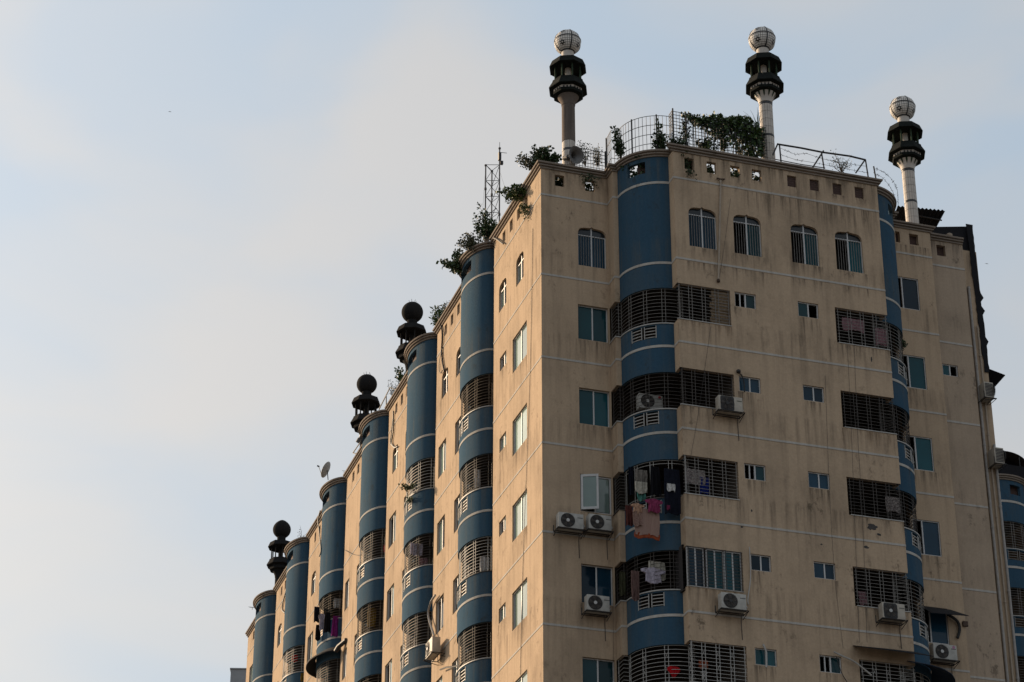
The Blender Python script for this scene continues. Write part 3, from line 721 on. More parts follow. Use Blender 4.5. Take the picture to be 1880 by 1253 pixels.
# ================================================================== minarets
TILE = {}
def tile_mesh(rad, n, h):
    key = (rad, n, h)
    if key not in TILE:
        w = 2*math.pi/n*.90/2; V = []
        for a in (-w, 0, w):
            for z in (.006, h-.006):
                for rr in (rad-.012, rad): V.append((rr*math.cos(a), rr*math.sin(a), z))
        F = []
        for k in (0, 4): F += [(k+1, k+5, k+7, k+3), (k, k+1, k+5, k+4), (k+2, k+6, k+7, k+3)]
        F += [(0, 2, 3, 1), (8, 9, 11, 10)]
        me = bpy.data.meshes.new('tile'); me.from_pydata(V, [], F); me.materials.append(MATS['tile_white'])
        bm = bmesh.new(); bm.from_mesh(me); bmesh.ops.recalc_face_normals(bm, faces=bm.faces); bm.to_mesh(me); bm.free()
        TILE[key] = me
    return TILE[key]
def minaret(c, label, tiled=True, bare_top=False, spikes=False, pointed=False, turn=-math.pi/2):
    base = (c[0], c[1], -.06); T = thing('minaret', label, 'minaret', base, 'minarets on the roof')
    zc = c[2]; S = .455; x, y = c[0], c[1]
    dk = 'green_stone' if tiled else 'dark_stone'; wt = 'tile_white' if tiled else 'dark_stone'
    def P(z): return (x, y, zc+z)
    # globe
    m = MB(); pr = []
    for k in range(1, 24):
        a = math.pi*k/24-math.pi/2; rr = S*math.cos(a); zz = S*math.sin(a)
        if pointed and a > .5: zz += .07*(a-.5)**2
        pr.append((rr, zz))
    m.lathe(P(0), pr, 36); gl = m.build('globe', 'grout' if tiled else 'dark_stone', T, smooth='all')
    if tiled:
        q = MB(); nu, nv = 36, 18
        for i in range(1, nv-1):
            a0 = math.pi*i/nv-math.pi/2; a1 = math.pi*(i+1)/nv-math.pi/2; da = (a1-a0)*.09
            for j in range(nu):
                b0 = 2*math.pi*j/nu; b1 = 2*math.pi*(j+1)/nu; db = (b1-b0)*.09; s2 = S+.006
                V = [(s2*math.cos(a)*math.cos(b)+x, s2*math.cos(a)*math.sin(b)+y, s2*math.sin(a)+zc) for a, b in ((a0+da, b0+db), (a0+da, b1-db), (a1-da, b1-db), (a1-da, b0+db))]
                q.add(V, [(0, 1, 2, 3)])
        o = q.build('tile_facing', 'tile_globe', gl, fix=False); o['kind'] = 'stuff'
        q = MB()                                        # dark bands round and over the globe
        for lat in (R(7), R(-60)):
            r_ = (S-.012)*math.cos(lat); z_ = (S-.012)*math.sin(lat)
            q.tube([(x+r_*math.cos(2*math.pi*k/32), y+r_*math.sin(2*math.pi*k/32), zc+z_) for k in range(33)], .036, 6)
        for j in range(4):
            b = turn+2*math.pi*j/4
            q.tube([(x+(S-.010)*math.cos(a)*math.cos(b), y+(S-.010)*math.cos(a)*math.sin(b), zc+(S-.010)*math.sin(a)) for a in [R(-60+150*k/16) for k in range(17)]], .032, 6)
        q.build('globe_band', 'tile_black', gl)
        for j in range(4):
            for lat, sc in ((R(-27), 1.0), (R(34), 1.0)):
                b = turn+2*math.pi*(j+.5)/4; q = MB(); ctr = Vector((math.cos(lat)*math.cos(b), math.cos(lat)*math.sin(b), math.sin(lat)))
                e1 = Vector((-math.sin(b), math.cos(b), 0)); e2 = ctr.cross(e1)
                ri, ro = .036*sc, .120*sc; V = []
                for k in range(12):
                    r_ = (ro if k % 2 == 0 else ro*.52); a = math.pi*k/6
                    V.append(ctr*(S+.010)+e1*(r_*math.sin(a))+e2*(r_*math.cos(a)))
                for k in range(12): a = math.pi*k/6; V.append(ctr*(S+.010)+e1*(ri*math.sin(a))+e2*(ri*math.cos(a)))
                V = [Vector((x, y, zc))+v.normalized()*(S+.013) for v in V]
                q.add(V, [(k, (k+1) % 12, 12+(k+1) % 12, 12+k) for k in range(12)]); q.build('star', 'tile_black', gl, fix=False)
    if spikes:
        q = MB()
        for j in range(6): a = j*1.05; q.tube([(x+.12*math.cos(a), y+.12*math.sin(a), zc+S-.04), (x+.16*math.cos(a), y+.16*math.sin(a), zc+S+.10)], .008, 4)
        q.build('spike', 'black_metal', T)
    m = MB(); m.lathe(P(0), [(.215, -.36), (.215, -.88)], 24); m.build('neck', wt, T, smooth=True)
    oc = 0.0
    cu = 0 if tiled else .11
    m = MB(); m.lathe(P(0), [(.30, -.84+cu), (.565, -.86+cu), (.59, -.92+cu), (.67, -1.12+cu), (.55, -1.14+cu), (.53, -1.08+cu), (.1, -1.08+cu)], 8, oc); m.build('canopy', dk, T)
    for j in range(8):
        a = oc+math.pi/4*j; m = MB(); m.lathe((x+.46*math.cos(a), y+.46*math.sin(a), zc), [(.042, -1.09+cu), (.030, -1.15+cu), (.030, -1.62), (.045, -1.68)], 8); m.build('column', 'green_column' if tiled else 'dark_stone', T, smooth=True)
    m = MB(); m.lathe(P(0), [(.10, -1.08+cu), (.10, -1.42), (.17 if tiled else .10, -1.44), (.17, -1.68)], 16); m.build('core', 'tile_white' if tiled else 'dark_stone', T, smooth=True)
    m = MB(); m.lathe(P(0), [(.20, -1.64), (.55, -1.66), (.57, -1.74), (.69, -1.97), (.69, -2.0), (.57, -2.02), (.2, -2.02)], 8, oc); m.build('gallery', dk, T)
    m = MB(); m.lathe(P(0), [(.52, -2.01), (.51, -2.14)], 8, oc); dr = m.build('frieze', 'tile_white' if tiled else 'dark_stone', T)
    if tiled:
        q = MB()
        for j in range(8):
            a = oc+math.pi/4*(j+.5); rr = .52*math.cos(math.pi/8)+.004
            for e in (-.115, .0, .115):
                e1 = (-math.sin(a), math.cos(a)); cx_, cy_ = x+rr*math.cos(a)+e1[0]*e, y+rr*math.sin(a)+e1[1]*e
                V = [(cx_+e1[0]*du, cy_+e1[1]*du, zc+dz_) for du, dz_ in ((-.028, -2.13), (.028, -2.13), (.028, -2.07), (0, -2.03), (-.028, -2.07))]
                q.add(V, [(0, 1, 2, 3, 4)])
        q.build('niche', 'tile_black', dr, fix=False)
    m = MB(); m.lathe(P(0), [(.3, -2.11), (.54, -2.12), (.53, -2.22), (.40, -2.25), (.3, -2.25)], 8, oc); m.build('lower_ring', dk, T)
    m = MB(); m.lathe(P(0), [(.38, -2.22), (.36, -2.27), (.29, -2.38), (.245, -2.50), (.235, -2.60)], 24); cp = m.build('capital', wt if not bare_top else 'bare_concrete', T, smooth=True)
    if tiled and not bare_top:
        q = MB()
        for j in range(12):
            a = 2*math.pi*j/12; w = .10
            V = []
            for da, r_, z_ in ((-w, .372, -2.25), (w, .372, -2.25), (w*.9, .325, -2.34), (0, .272, -2.45), (-w*.9, .325, -2.34)):
                V.append((x+(r_+.004)*math.cos(a+da), y+(r_+.004)*math.sin(a+da), zc+z_))
            q.add(V, [(0, 1, 2, 3, 4)])
        q.build('niche', 'green_column', cp, fix=False)
    zb = -.06-zc; rs = .225
    if not tiled:
        m = MB(); m.lathe(P(0), [(rs, zb), (rs, -2.55)], 24); m.build('shaft', 'dark_stone', T, smooth=True); return T
    m = MB(); m.lathe(P(0), [(rs-.012, zb), (rs-.012, -2.55)], 24); sh = m.build('shaft', 'grout', T, smooth=True)
    rows = 10; hh = .30; ztop = -2.62
    if bare_top:
        m = MB(); m.lathe(P(0), [(rs+.004, -4.05), (rs, -2.5)], 24); m.build('bare_shaft', 'bare_concrete', T, smooth=True); ztop = -4.06; rows = 6
    nt_ = 16; me = tile_mesh(rs, nt_, hh); r_ = 0; zz = ztop
    while r_ < rows and zz-hh > zb:
        ring = (r_ in (0, 4) and not bare_top) or (bare_top and r_ == 1)
        if ring:
            q = MB(); q.lathe((x, y, zc), [(rs+.006, zz-.075), (rs+.006, zz-.005)], 24); q.build('ring', 'tile_black', sh, smooth=True); zz -= .08
        for j in range(nt_):
            o = bpy.data.objects.new('tile', me); COL.objects.link(o); o.parent = sh
            o.location = (0, 0, zc+zz-hh-base[2]); o.rotation_euler = (0, 0, 2*math.pi*j/nt_)
        zz -= hh; r_ += 1
    return T
minaret(at(1042, 79, y=.5), 'white globed minaret nearest the corner, its upper shaft bare brown concrete', bare_top=True)
minaret(at(1399, 74, y=-1.85), 'fully tiled white minaret rising out of the vines in the middle')
minaret(at(1657, 200, y=.55), 'white tiled minaret at the right end beside the rusty tin roof')
minaret(at(757, 574, x=1.27), 'dark minaret with spiked round globe, nearest of the three dark ones', False, spikes=True)
minaret(at(673.5, 706, x=1.15), 'dark minaret with a loudspeaker horn on its shaft, second of the dark ones', False, spikes=True)
minaret(at(517.5, 973, x=1.12), 'farthest dark minaret with a pointed globe, far left', False, pointed=True)

# ================================================================== air conditioners
def logo_marks(m, f, w, h, n):
    for k in range(n): m.add([f(w*.30+k*.035, .0, h*.72), f(w*.30+k*.035+.026, .0, h*.72), f(w*.30+k*.035+.026, 0, h*.72+.03), f(w*.30+k*.035, 0, h*.72+.03)], [(0, 1, 2, 3)])
def air_con(c, label, n=(0, -1), w=.80, h=.54, d=.28, gap=.12, mat='ac_white', square=False, bracket=True, mark='tile_black', disc=None, hubm='ac_hub', group='outdoor air conditioner units'):
    """c = middle of the unit's foot on the wall plane, n = outward wall normal"""
    n = Vector((n[0], n[1], 0)); u = Vector((-n.y, n.x, 0)); c = Vector(c)
    T = thing('air_conditioner', label, 'air conditioner', c+n*gap, group)
    f = lambda a, b, z: tuple(c+u*a+n*b+Vector((0, 0, z)))
    def bx(m, a0, a1, b0, b1, z0, z1, ch=0):
        p, q = f(a0, b0, z0), f(a1, b1, z1)
        lo = [min(p[i], q[i]) for i in range(3)]; hi = [max(p[i], q[i]) for i in range(3)]
        (m.cbox(lo[0], hi[0], lo[1], hi[1], lo[2], hi[2], ch) if ch else m.box(lo[0], hi[0], lo[1], hi[1], lo[2], hi[2]))
    m = MB(); bx(m, -w/2, w/2, gap, gap+d, .03, h, .018); m.build('casing', mat, T, smooth=True)
    fd = gap+d; fu = -w*.14; fz = h*.53; fr2 = h*.42
    m = MB(); nn = 28
    if square:
        P = []
        for sx, sy in ((-1, -1), (1, -1), (1, 1), (-1, 1)):
            for k in range(5):
                a = math.atan2(sy, sx)-math.pi/4+math.pi/2*k/4; P.append((fu+sx*fr2*.74+.06*math.cos(a), fz+sy*fr2*.80+.06*math.sin(a)))
    else: P = [(fu+fr2*math.cos(2*math.pi*k/nn), fz+fr2*math.sin(2*math.pi*k/nn)) for k in range(nn)]
    m.add([f(a, fd+.004, z) for a, z in P]+[f(a, fd-.01, z) for a, z in P], [tuple(range(len(P)))]+[(k, (k+1) % len(P), len(P)+(k+1) % len(P), len(P)+k) for k in range(len(P))]); m.build('fan_opening', 'ac_dark', T)
    m = MB()
    for j in range(5):
        a = j*2*math.pi/5; V = []
        for r_, da, o_ in ((.05, 0, .006), (fr2*.9, .1, .006), (fr2*.9, .75, .013), (.05, .6, .013)): V.append(f(fu+r_*math.cos(a+da), fd+o_, fz+r_*math.sin(a+da)))
        m.add(V, [(0, 1, 2, 3)])
    m.build('fan_blade', 'bars_dark', T, fix=False)
    m = MB()
    for r_ in [fr2*k/7 for k in range(2, 8)]: m.tube([f(fu+r_*math.cos(2*math.pi*k/24), fd+.022, fz+r_*math.sin(2*math.pi*k/24)) for k in range(25)], .0035, 4)
    for j in range(8): a = j*math.pi/4; m.tube([f(fu, fd+.024, fz), f(fu+fr2*math.cos(a), fd+.022, fz+fr2*math.sin(a))], .004, 4)
    m.build('fan_guard', 'bars_dark', T, fix=False)
    m = MB(); P = [(fu+.055*math.cos(2*math.pi*k/16), fz+.055*math.sin(2*math.pi*k/16)) for k in range(16)]
    m.add([f(a, fd+.03, z) for a, z in P]+[f(a, fd+.018, z) for a, z in P], [tuple(range(16))]+[(k, (k+1) % 16, 16+(k+1) % 16, 16+k) for k in range(16)]); m.build('fan_hub', hubm, T)
    m = MB(); logo_marks(m, lambda a, b, z: f(a, fd+.0025, z), w*.85, h, 5); m.build('logo', mark, T, fix=False)
    if disc:
        m = MB(); P = [(w*.37+.05*math.cos(2*math.pi*k/18), h*.86+.05*math.sin(2*math.pi*k/18)) for k in range(18)]
        m.add([f(a, fd+.003, z) for a, z in P], [tuple(range(18))]); m.build('emblem', disc, T, fix=False)
    if bracket and abs(n.y) > .5:
        m = MB(); m.tube([f(w*.40, gap*.5, .12), f(w*.47, gap*.3, .0), f(w*.46, .02, -.18), f(w*.48, .015, -.75)], .011, 6); m.build('drain_hose', 'cable_thin', T, smooth=True)
        m = MB(); m.tube([f(w*.5, gap+d*.4, .16), f(w*.5+.10, gap+d*.3, .20), f(w*.5+.12, gap*.4, .34), f(w*.5+.06, .012, .50)], .022, 6); m.build('refrigerant_pipe', 'pipe_grey', T, smooth=True)
    if bracket:
        m = MB(); e = gap+d+.06
        for s in (-w/2-.04, w/2+.04):
            m.tube([f(s, .0, .01), f(s, e, .01)], .016, 4); m.tube([f(s, .0, .01), f(s, .0, .24)], .016, 4); m.tube([f(s, .0, -.11), f(s, e, 0)], .013, 4)
        for b_ in (.02, gap+.02, gap+d-.03, e): m.tube([f(-w/2-.04, b_, .008), f(w/2+.04, b_, .008)], .014, 4)
        m.build('bracket', 'black_metal', T)
    return T
p1 = at(1049, 971, y=-.4); p2 = at(1103, 974, y=-.4)
air_con((p1.x, 0, p1.z-.02), 'white air conditioner with black fan, left one of the pair by the open casement')
air_con((p2.x-.01, 0, p2.z-.02), 'white air conditioner with pale hub, right one of the pair by the open casement', w=.74)
p = at(1099, 1124, y=-.4); air_con((p.x, 0, p.z), 'white air conditioner standing below a dark blue window near the corner', w=.72)
p = at(1342, 757, y=-2.7); air_con((p.x, -2.313, p.z), 'beige air conditioner with a square fan grille on a black bracket, upper one', mat='ac_aged', square=True, mark='green_column', hubm='ac_dark')
p = at(1348, 1121, y=-2.7); air_con((p.x, -2.313, p.z), 'white air conditioner under the glazed balcony on a black bracket', hubm='ac_dark')
p = at(1643, 1139, y=-2.7); air_con((p.x-.02, -2.313, p.z), 'grey air conditioner with square fan and bright hub below the right balcony', mat='ac_aged', square=True, w=.76)
p = at(1737, 1213, y=-.4); air_con((p.x, 0.0, p.z), 'white air conditioner with a pink emblem below the black lean-to awning', disc='emblem_pink', w=.82)
p = at(1196, 752, y=-.9); air_con((p.x, -.55, p.z), 'air conditioner with a red emblem standing behind the balcony grille', disc='emblem_red', bracket=False, gap=.05)
p = at(790, 1206, x=-.4); air_con((0, p.y, p.z), 'weathered air conditioner on the sunlit side wall beside a tall window', n=(-1, 0), mat='ac_aged', w=.85, h=.60, d=.30, gap=.16)
for (px, py, y_, lb) in ((1826, 733, .28, 'air conditioner seen from its louvred side under a small black awning'), (1845, 854, .28, 'air conditioner seen from its louvred side beside the far blue bay')):
    p = at(px, py, y=y_); p_ = at(px-17, py, y=y_); dd = p.x-p_.x; T = air_con((p_.x-.05, y_+.22, p.z), lb, n=(1, 0), w=.44, h=.62, d=dd, gap=.05, mat='ac_aged')
    for k in range(9):
        m = MB(); m.box(p_.x+.04, p.x-.03, y_-.010, y_-.002, p.z+.09+k*.055, p.z+.12+k*.055); m.build('louvre', 'ac_dark', T)
# ================================================================== awnings, sheets, pipes
def sheet(name, label, cat, pts, mat, t=.02, group=None):
    """a bent sheet through rows of points, given thickness"""
    base = pts[0][0]; T = None
    rows, cols = len(pts), len(pts[0]); V = [tuple(p) for r_ in pts for p in r_]; n = len(V)
    V += [(x, y, z-t) for x, y, z in V]; F = []
    for i in range(rows-1):
        for j in range(cols-1):
            a = i*cols+j; F += [(a, a+1, a+cols+1, a+cols), (a+n, a+cols+n, a+cols+1+n, a+1+n)]
    edge = [j for j in range(cols)]+[i*cols+cols-1 for i in range(1, rows)]+[(rows-1)*cols+j for j in range(cols-2, -1, -1)]+[i*cols for i in range(rows-2, 0, -1)]
    for k in range(len(edge)): a, b = edge[k], edge[(k+1) % len(edge)]; F.append((a, b, b+n, a+n))
    m = MB(); m.add(V, F); o = m.build(name, mat, origin=tuple(base)); return tag(o, label, cat, group)
z5 = -FL*5+OT
sheet('awning', 'black sheet awning over the lowest right balcony', 'awning', [[(9.05, -2.32, z5+.42), (10.1, -2.32, z5+.44), (11.09, -2.32, z5+.44)], [(9.05, -2.95, z5+.16), (10.1, -2.96, z5+.15), (11.4, -2.95, z5+.12)]], 'tarp_black')
rows = [[], []]
for k in range(13):
    x, y = pRm[int(k/12*(len(pRm)-1))]; nx, ny = normals(pRm)[int(k/12*(len(pRm)-1))]
    rows[0].append((x+nx*.02, y+ny*.02, z5+.30)); rows[1].append((x+nx*.72, y+ny*.72, z5-.02))
sheet('awning', 'dark blue curved awning round the lowest right bay', 'awning', rows, 'awning_blue')
p = at(1735, 1100, y=-.35)
sheet('awning', 'black lean-to awning over the end window above the pink-marked unit', 'awning', [[(12.62, -.01, -12.95), (13.7, -.01, -12.97)], [(12.62, -.72, -13.45), (13.95, -.72, -13.40)]], 'tarp_black')
l4 = LE[3]; pb4 = bay_left(l4); nb4 = normals(pb4); rows = [[], []]
for k in range(1, len(pb4)-1):
    rows[0].append((pb4[k][0]-nb4[k][0]*.0+nb4[k][0]*.02, pb4[k][1]+nb4[k][1]*.02, -6.42)); rows[1].append((pb4[k][0]+nb4[k][0]*.42, pb4[k][1]+nb4[k][1]*.42, -6.72))
sheet('awning', 'black curved hood under the laundry on the fourth side bay', 'awning', rows, 'tarp_black', .05)
p = at(1843, 691, y=1.1)
sheet('awning', 'small pointed black awning sticking out past the right end', 'awning', [[(16.38, .9, p.z+.12), (16.38, 2.0, p.z+.42)], [(p.x, 1.0, p.z), (16.6, 2.0, p.z-.75)]], 'tarp_black')
# black tarpaulin screen rising behind the right end parapet
T = thing('tarpaulin_screen', 'black tarpaulin behind the right end parapet, hanging down the building edge', 'tarpaulin', (16.3, .72, -4.4))
p0 = at(1704, 417, y=.82); p1 = at(1783, 416, y=.82)
m = MB(); m.add([(p0.x, .82, .9), (p1.x, .82, .9), (p1.x, .82, p1.z), (p0.x, .82, p0.z), (p0.x, .86, .9), (p1.x, .86, .9), (p1.x, .86, p1.z), (p0.x, .86, p0.z)], [(0,1,2,3), (7,6,5,4), (0,4,5,1), (1,5,6,2), (2,6,7,3), (3,7,4,0)]); m.build('roof_sheet', 'tarp_black', T)
rr = random.Random(77); m = MB(); n = 34; V = []
for k in range(n+1):
    zz = p1.z-(p1.z+3.75)*k/n; xr = 16.31+.09*k/n+rr.uniform(-.015, .02)+(.10 if k in (17, 20, 27) else 0); xl = 16.06+.16*k/n+rr.uniform(-.02, .02)
    V += [(xl, .71, zz), (xr, .71, zz), (xl, .735, zz), (xr, .735, zz)]
F = []
for k in range(n): a = 4*k; F += [(a, a+4, a+5, a+1), (a+2, a+3, a+7, a+6), (a, a+2, a+6, a+4), (a+1, a+5, a+7, a+3)]
m.add(V, F); m.build('hanging_sheet', 'tarp_black', T)
# corrugated lean-to roof behind the right minaret
p0 = at(1640, 388, y=1.6); p1 = at(1727, 396, y=1.6); m = MB(); n = 60; V = []
for k in range(n+1):
    x = p0.x+(p1.x-p0.x)*k/n; zz = p0.z+(p1.z-p0.z)*k/n+.03*math.sin(k*1.25)
    V += [(x, 1.25, zz-.0), (x-.35*(k/n), 3.2, zz-1.35), (x, 1.25, zz+.012), (x-.35*(k/n), 3.2, zz-1.338)]
F = []
for k in range(n): a = 4*k; F += [(a, a+4, a+5, a+1), (a+2, a+3, a+7, a+6), (a, a+2, a+6, a+4)]
m.add(V, F); o = m.build('corrugated_roof', 'tarp_black', origin=(13.5, 1.6, .2)); tag(o, 'dark corrugated tin roof behind the right white minaret', 'roof sheet')
m = MB(); pa = at(1712, 402, y=1.5); pb = at(1729, 405, y=1.5); m.tube([tuple(pa-Vector((1.5, 0, -.05))), tuple(pb)], .03, 6); o = m.build('roof_batten', 'black_metal', origin=tuple(pa)); tag(o, 'dark batten poking out under the corrugated tin roof', 'batten')
p = at(1743, 434, y=.75); m = MB(); m.lathe((p.x, .75, 0), [(.10, .6), (.10, p.z-.02), (.115, p.z), (.115, p.z+.06), (.06, p.z+.10)], 14); o = m.build('vent_pipe', 'pipe_beige', origin=(p.x, .75, .6), smooth=True); tag(o, 'stubby cream vent pipe against the black tarpaulin', 'vent pipe')
for k, (dx, r_, mt, lb, x0) in enumerate(((.03, .035, 'pipe_beige', 'thin beige drainpipe next to the end wall corner', 15.72), (.0, .05, 'pipe_grey', 'thick grey drainpipe in the middle of the end strip', 15.90), (.0, .032, 'pipe_beige', 'narrow beige drainpipe near the right edge of the end strip', 16.10), (.0, .045, 'pipe_grey', 'outermost grey drainpipe on the right end strip', 16.28))):
    T = thing('drainpipe', lb, 'drainpipe', (x0, .69, -24), 'drainpipes on the right end'); m = MB(); ztop = (.9, -.5, -2.0, -6.5)[k]
    m.tube([(x0, .69, -24), (x0+.01, .69, -12), (x0, .69, ztop)], r_, 10); m.build('pipe', mt, T, smooth=True)
    for j in range(8):
        zz = -22+j*3+.4*k
        if zz > ztop-.1: continue
        m = MB(); m.lathe((x0, .69, zz), [(r_+.012, 0), (r_+.012, .07)], 10); m.build('collar', mt, T)
# vertical pipe with bracket on the centre wall
T = thing('wall_pipe', 'thin beige pipe running down the wall between the first two arched windows', 'pipe', (5.65, -2.36, -3.0))
a = at(1323, 331, y=-2.36); b = at(1319, 515, y=-2.36)
m = MB(); m.tube([tuple(a), tuple((a+b)/2), tuple(b)], .032, 8); m.build('pipe', 'pipe_beige', T, smooth=True)
m = MB(); m.lathe((b.x, b.y, b.z-.06), [(.05, 0), (.06, .05), (.04, .1)], 10); m.tube([(a.x-.14, a.y, a.z+.05), (a.x, a.y-.02, a.z+.02), (a.x+.14, a.y, a.z+.06)], .03, 6); m.build('joint', 'rust_metal', T)

# ================================================================== cables
CN = [0]
def cable(pts, r, label, mat='cable_black', cat='cable', group=None):
    P = [Vector(p) for p in pts]; out_ = []
    for i in range(len(P)-1):
        a, b, c, d = P[max(i-1, 0)], P[i], P[i+1], P[min(i+2, len(P)-1)]
        for k in range(6):
            t = k/6; out_.append(.5*((2*b)+(c-a)*t+(2*a-5*b+4*c-d)*t*t+(3*b-a-3*c+d)*t**3))
    out_.append(P[-1]); m = MB(); m.tube(out_, r, 5); o = m.build('cable', mat, origin=tuple(P[0])); return tag(o, label, cat, group)
AL = lambda L_, x=-.05: [at(a, b, x=x) for a, b in L_]
AY = lambda L_, y: [at(a, b, y=y) for a, b in L_]
cable(AL([(805, 583), (812, 610), (811, 645), (813, 668), (816, 682)]), .035, 'thick black cable dropping from the roof to an arched window past the second bay')
cable(AL([(812, 640), (806, 668), (808, 685), (813, 680)]), .014, 'thin looped cable beside the thick black one near the second bay')
cable(AL([(722, 755), (722, 790), (719, 812), (724, 822), (730, 820)]), .03, 'thick black cable dropping to an arched window past the third bay')
cable(AL([(721, 770), (718, 800), (717, 815), (726, 822)]), .02, 'second black cable hanging beside the third bay')
cable(AL([(588, 938), (584, 955), (586, 975), (589, 1010), (586, 1022)], -.6), .03, 'tangle of black cable against the fourth bay')
cable(AL([(526, 1082), (519, 1108), (518, 1120), (523, 1126)]), .035, 'short black cable hanging beside the fifth bay')
cable(AL([(904, 436), (913, 440), (921, 446), (924, 448)], -.08), .03, 'short black cable under the cornice by the first bay')
cable(AL([(633, 1010), (648, 1018), (662, 1019), (670, 1008)]), .012, 'thin wire sagging across the blank wall by the fourth bay', 'cable_thin')
cable(AL([(808, 1230), (818, 1226), (826, 1225), (846, 1222)], -.15), .03, 'black cable running to the window frame near the first bay bottom')
cable(AL([(978, 420), (976, 560), (972, 720), (966, 880), (960, 1040), (955, 1240)], -.02), .008, 'thin wire down the sunlit wall near the corner', 'cable_thin', group=None)
for n_, (pts, lb) in enumerate((([(1515, 690), (1523, 900), (1533, 1060), (1548, 1190)], 'thin wire down the centre wall left of the right balconies'), ([(1555, 625), (1562, 760), (1569, 950), (1578, 1180)], 'thin wire crossing the right balconies, left one'), ([(1568, 630), (1575, 800), (1584, 960), (1592, 1180)], 'thin wire crossing the right balconies, right one'), ([(1341, 365), (1330, 450), (1320, 515)], 'thin rope beside the beige wall pipe'), ([(1305, 600), (1295, 670), (1282, 760), (1268, 840)], 'thin wire slanting down past the upper left balconies'), ([(1124, 1060), (1126, 1150), (1126, 1250)], 'thin wire in the corner beside the lower left bay'))):
    cable(AY(pts, -2.335 if n_ < 5 else -.03), .0045, lb, 'cable_thin')
cable(AY([(1356, 684), (1362, 690), (1366, 702), (1367, 720)], -2.36), .02, 'short black cable above the beige air conditioner')
cable(AY([(1376, 1005), (1378, 1050), (1377, 1072), (1373, 1100), (1374, 1110)], -2.36), .018, 'taped white cable beside the lower small window', 'bars_white')
cable(AY([(1531, 1197), (1545, 1204), (1570, 1216), (1600, 1240)], -2.45), .028, 'white hose slanting down toward the lowest right balcony', 'bars_white')
cable(AY([(1535, 1205), (1545, 1235), (1560, 1260)], -2.38), .012, 'dark cable hanging below the white hose', 'cable_black')
cable(AY([(1401, 1183), (1406, 1195), (1407, 1210), (1407, 1226)], -2.40), .035, 'white hose over the lowest small window', 'bars_white')
cable(AY([(1740, 1128), (1757, 1140), (1762, 1155), (1758, 1172)], -.08), .05, 'fat black insulated hose looping to the pink-marked unit')
cable(AL([(797, 1168), (786, 1130), (790, 1108), (799, 1093)], -.12), .04, 'insulated hose rising from the unit on the sunlit wall', 'pipe_grey')
m = MB(); p = at(1356, 682, y=-2.37); m.lathe(tuple(p), [(.04, -.05), (.07, -.03), (.07, .03), (.03, .06)], 10); tag(m.build('wall_outlet', 'black_metal', origin=tuple(p)), 'small black cable outlet above the beige air conditioner', 'outlet')
p = at(1772, 1146, y=-.03); m = MB(); m.cbox(p.x-.09, p.x+.09, -.07, 0, p.z-.09, p.z+.09, .015); tag(m.build('junction_box', 'rust_metal', origin=tuple(p)), 'square rusty junction box on the end wall', 'junction box')
p = at(622, 1187, x=-.2); m = MB(); m.tube([tuple(p+Vector((-.05, .25, -.12))), tuple(p+Vector((.0, -.0, 0))), tuple(p+Vector((.18, -.55, .10)))], .10, 10); tag(m.build('exhaust_pipe', 'black_metal', origin=tuple(p)), 'stubby black exhaust pipe beside the fourth bay hood', 'pipe')

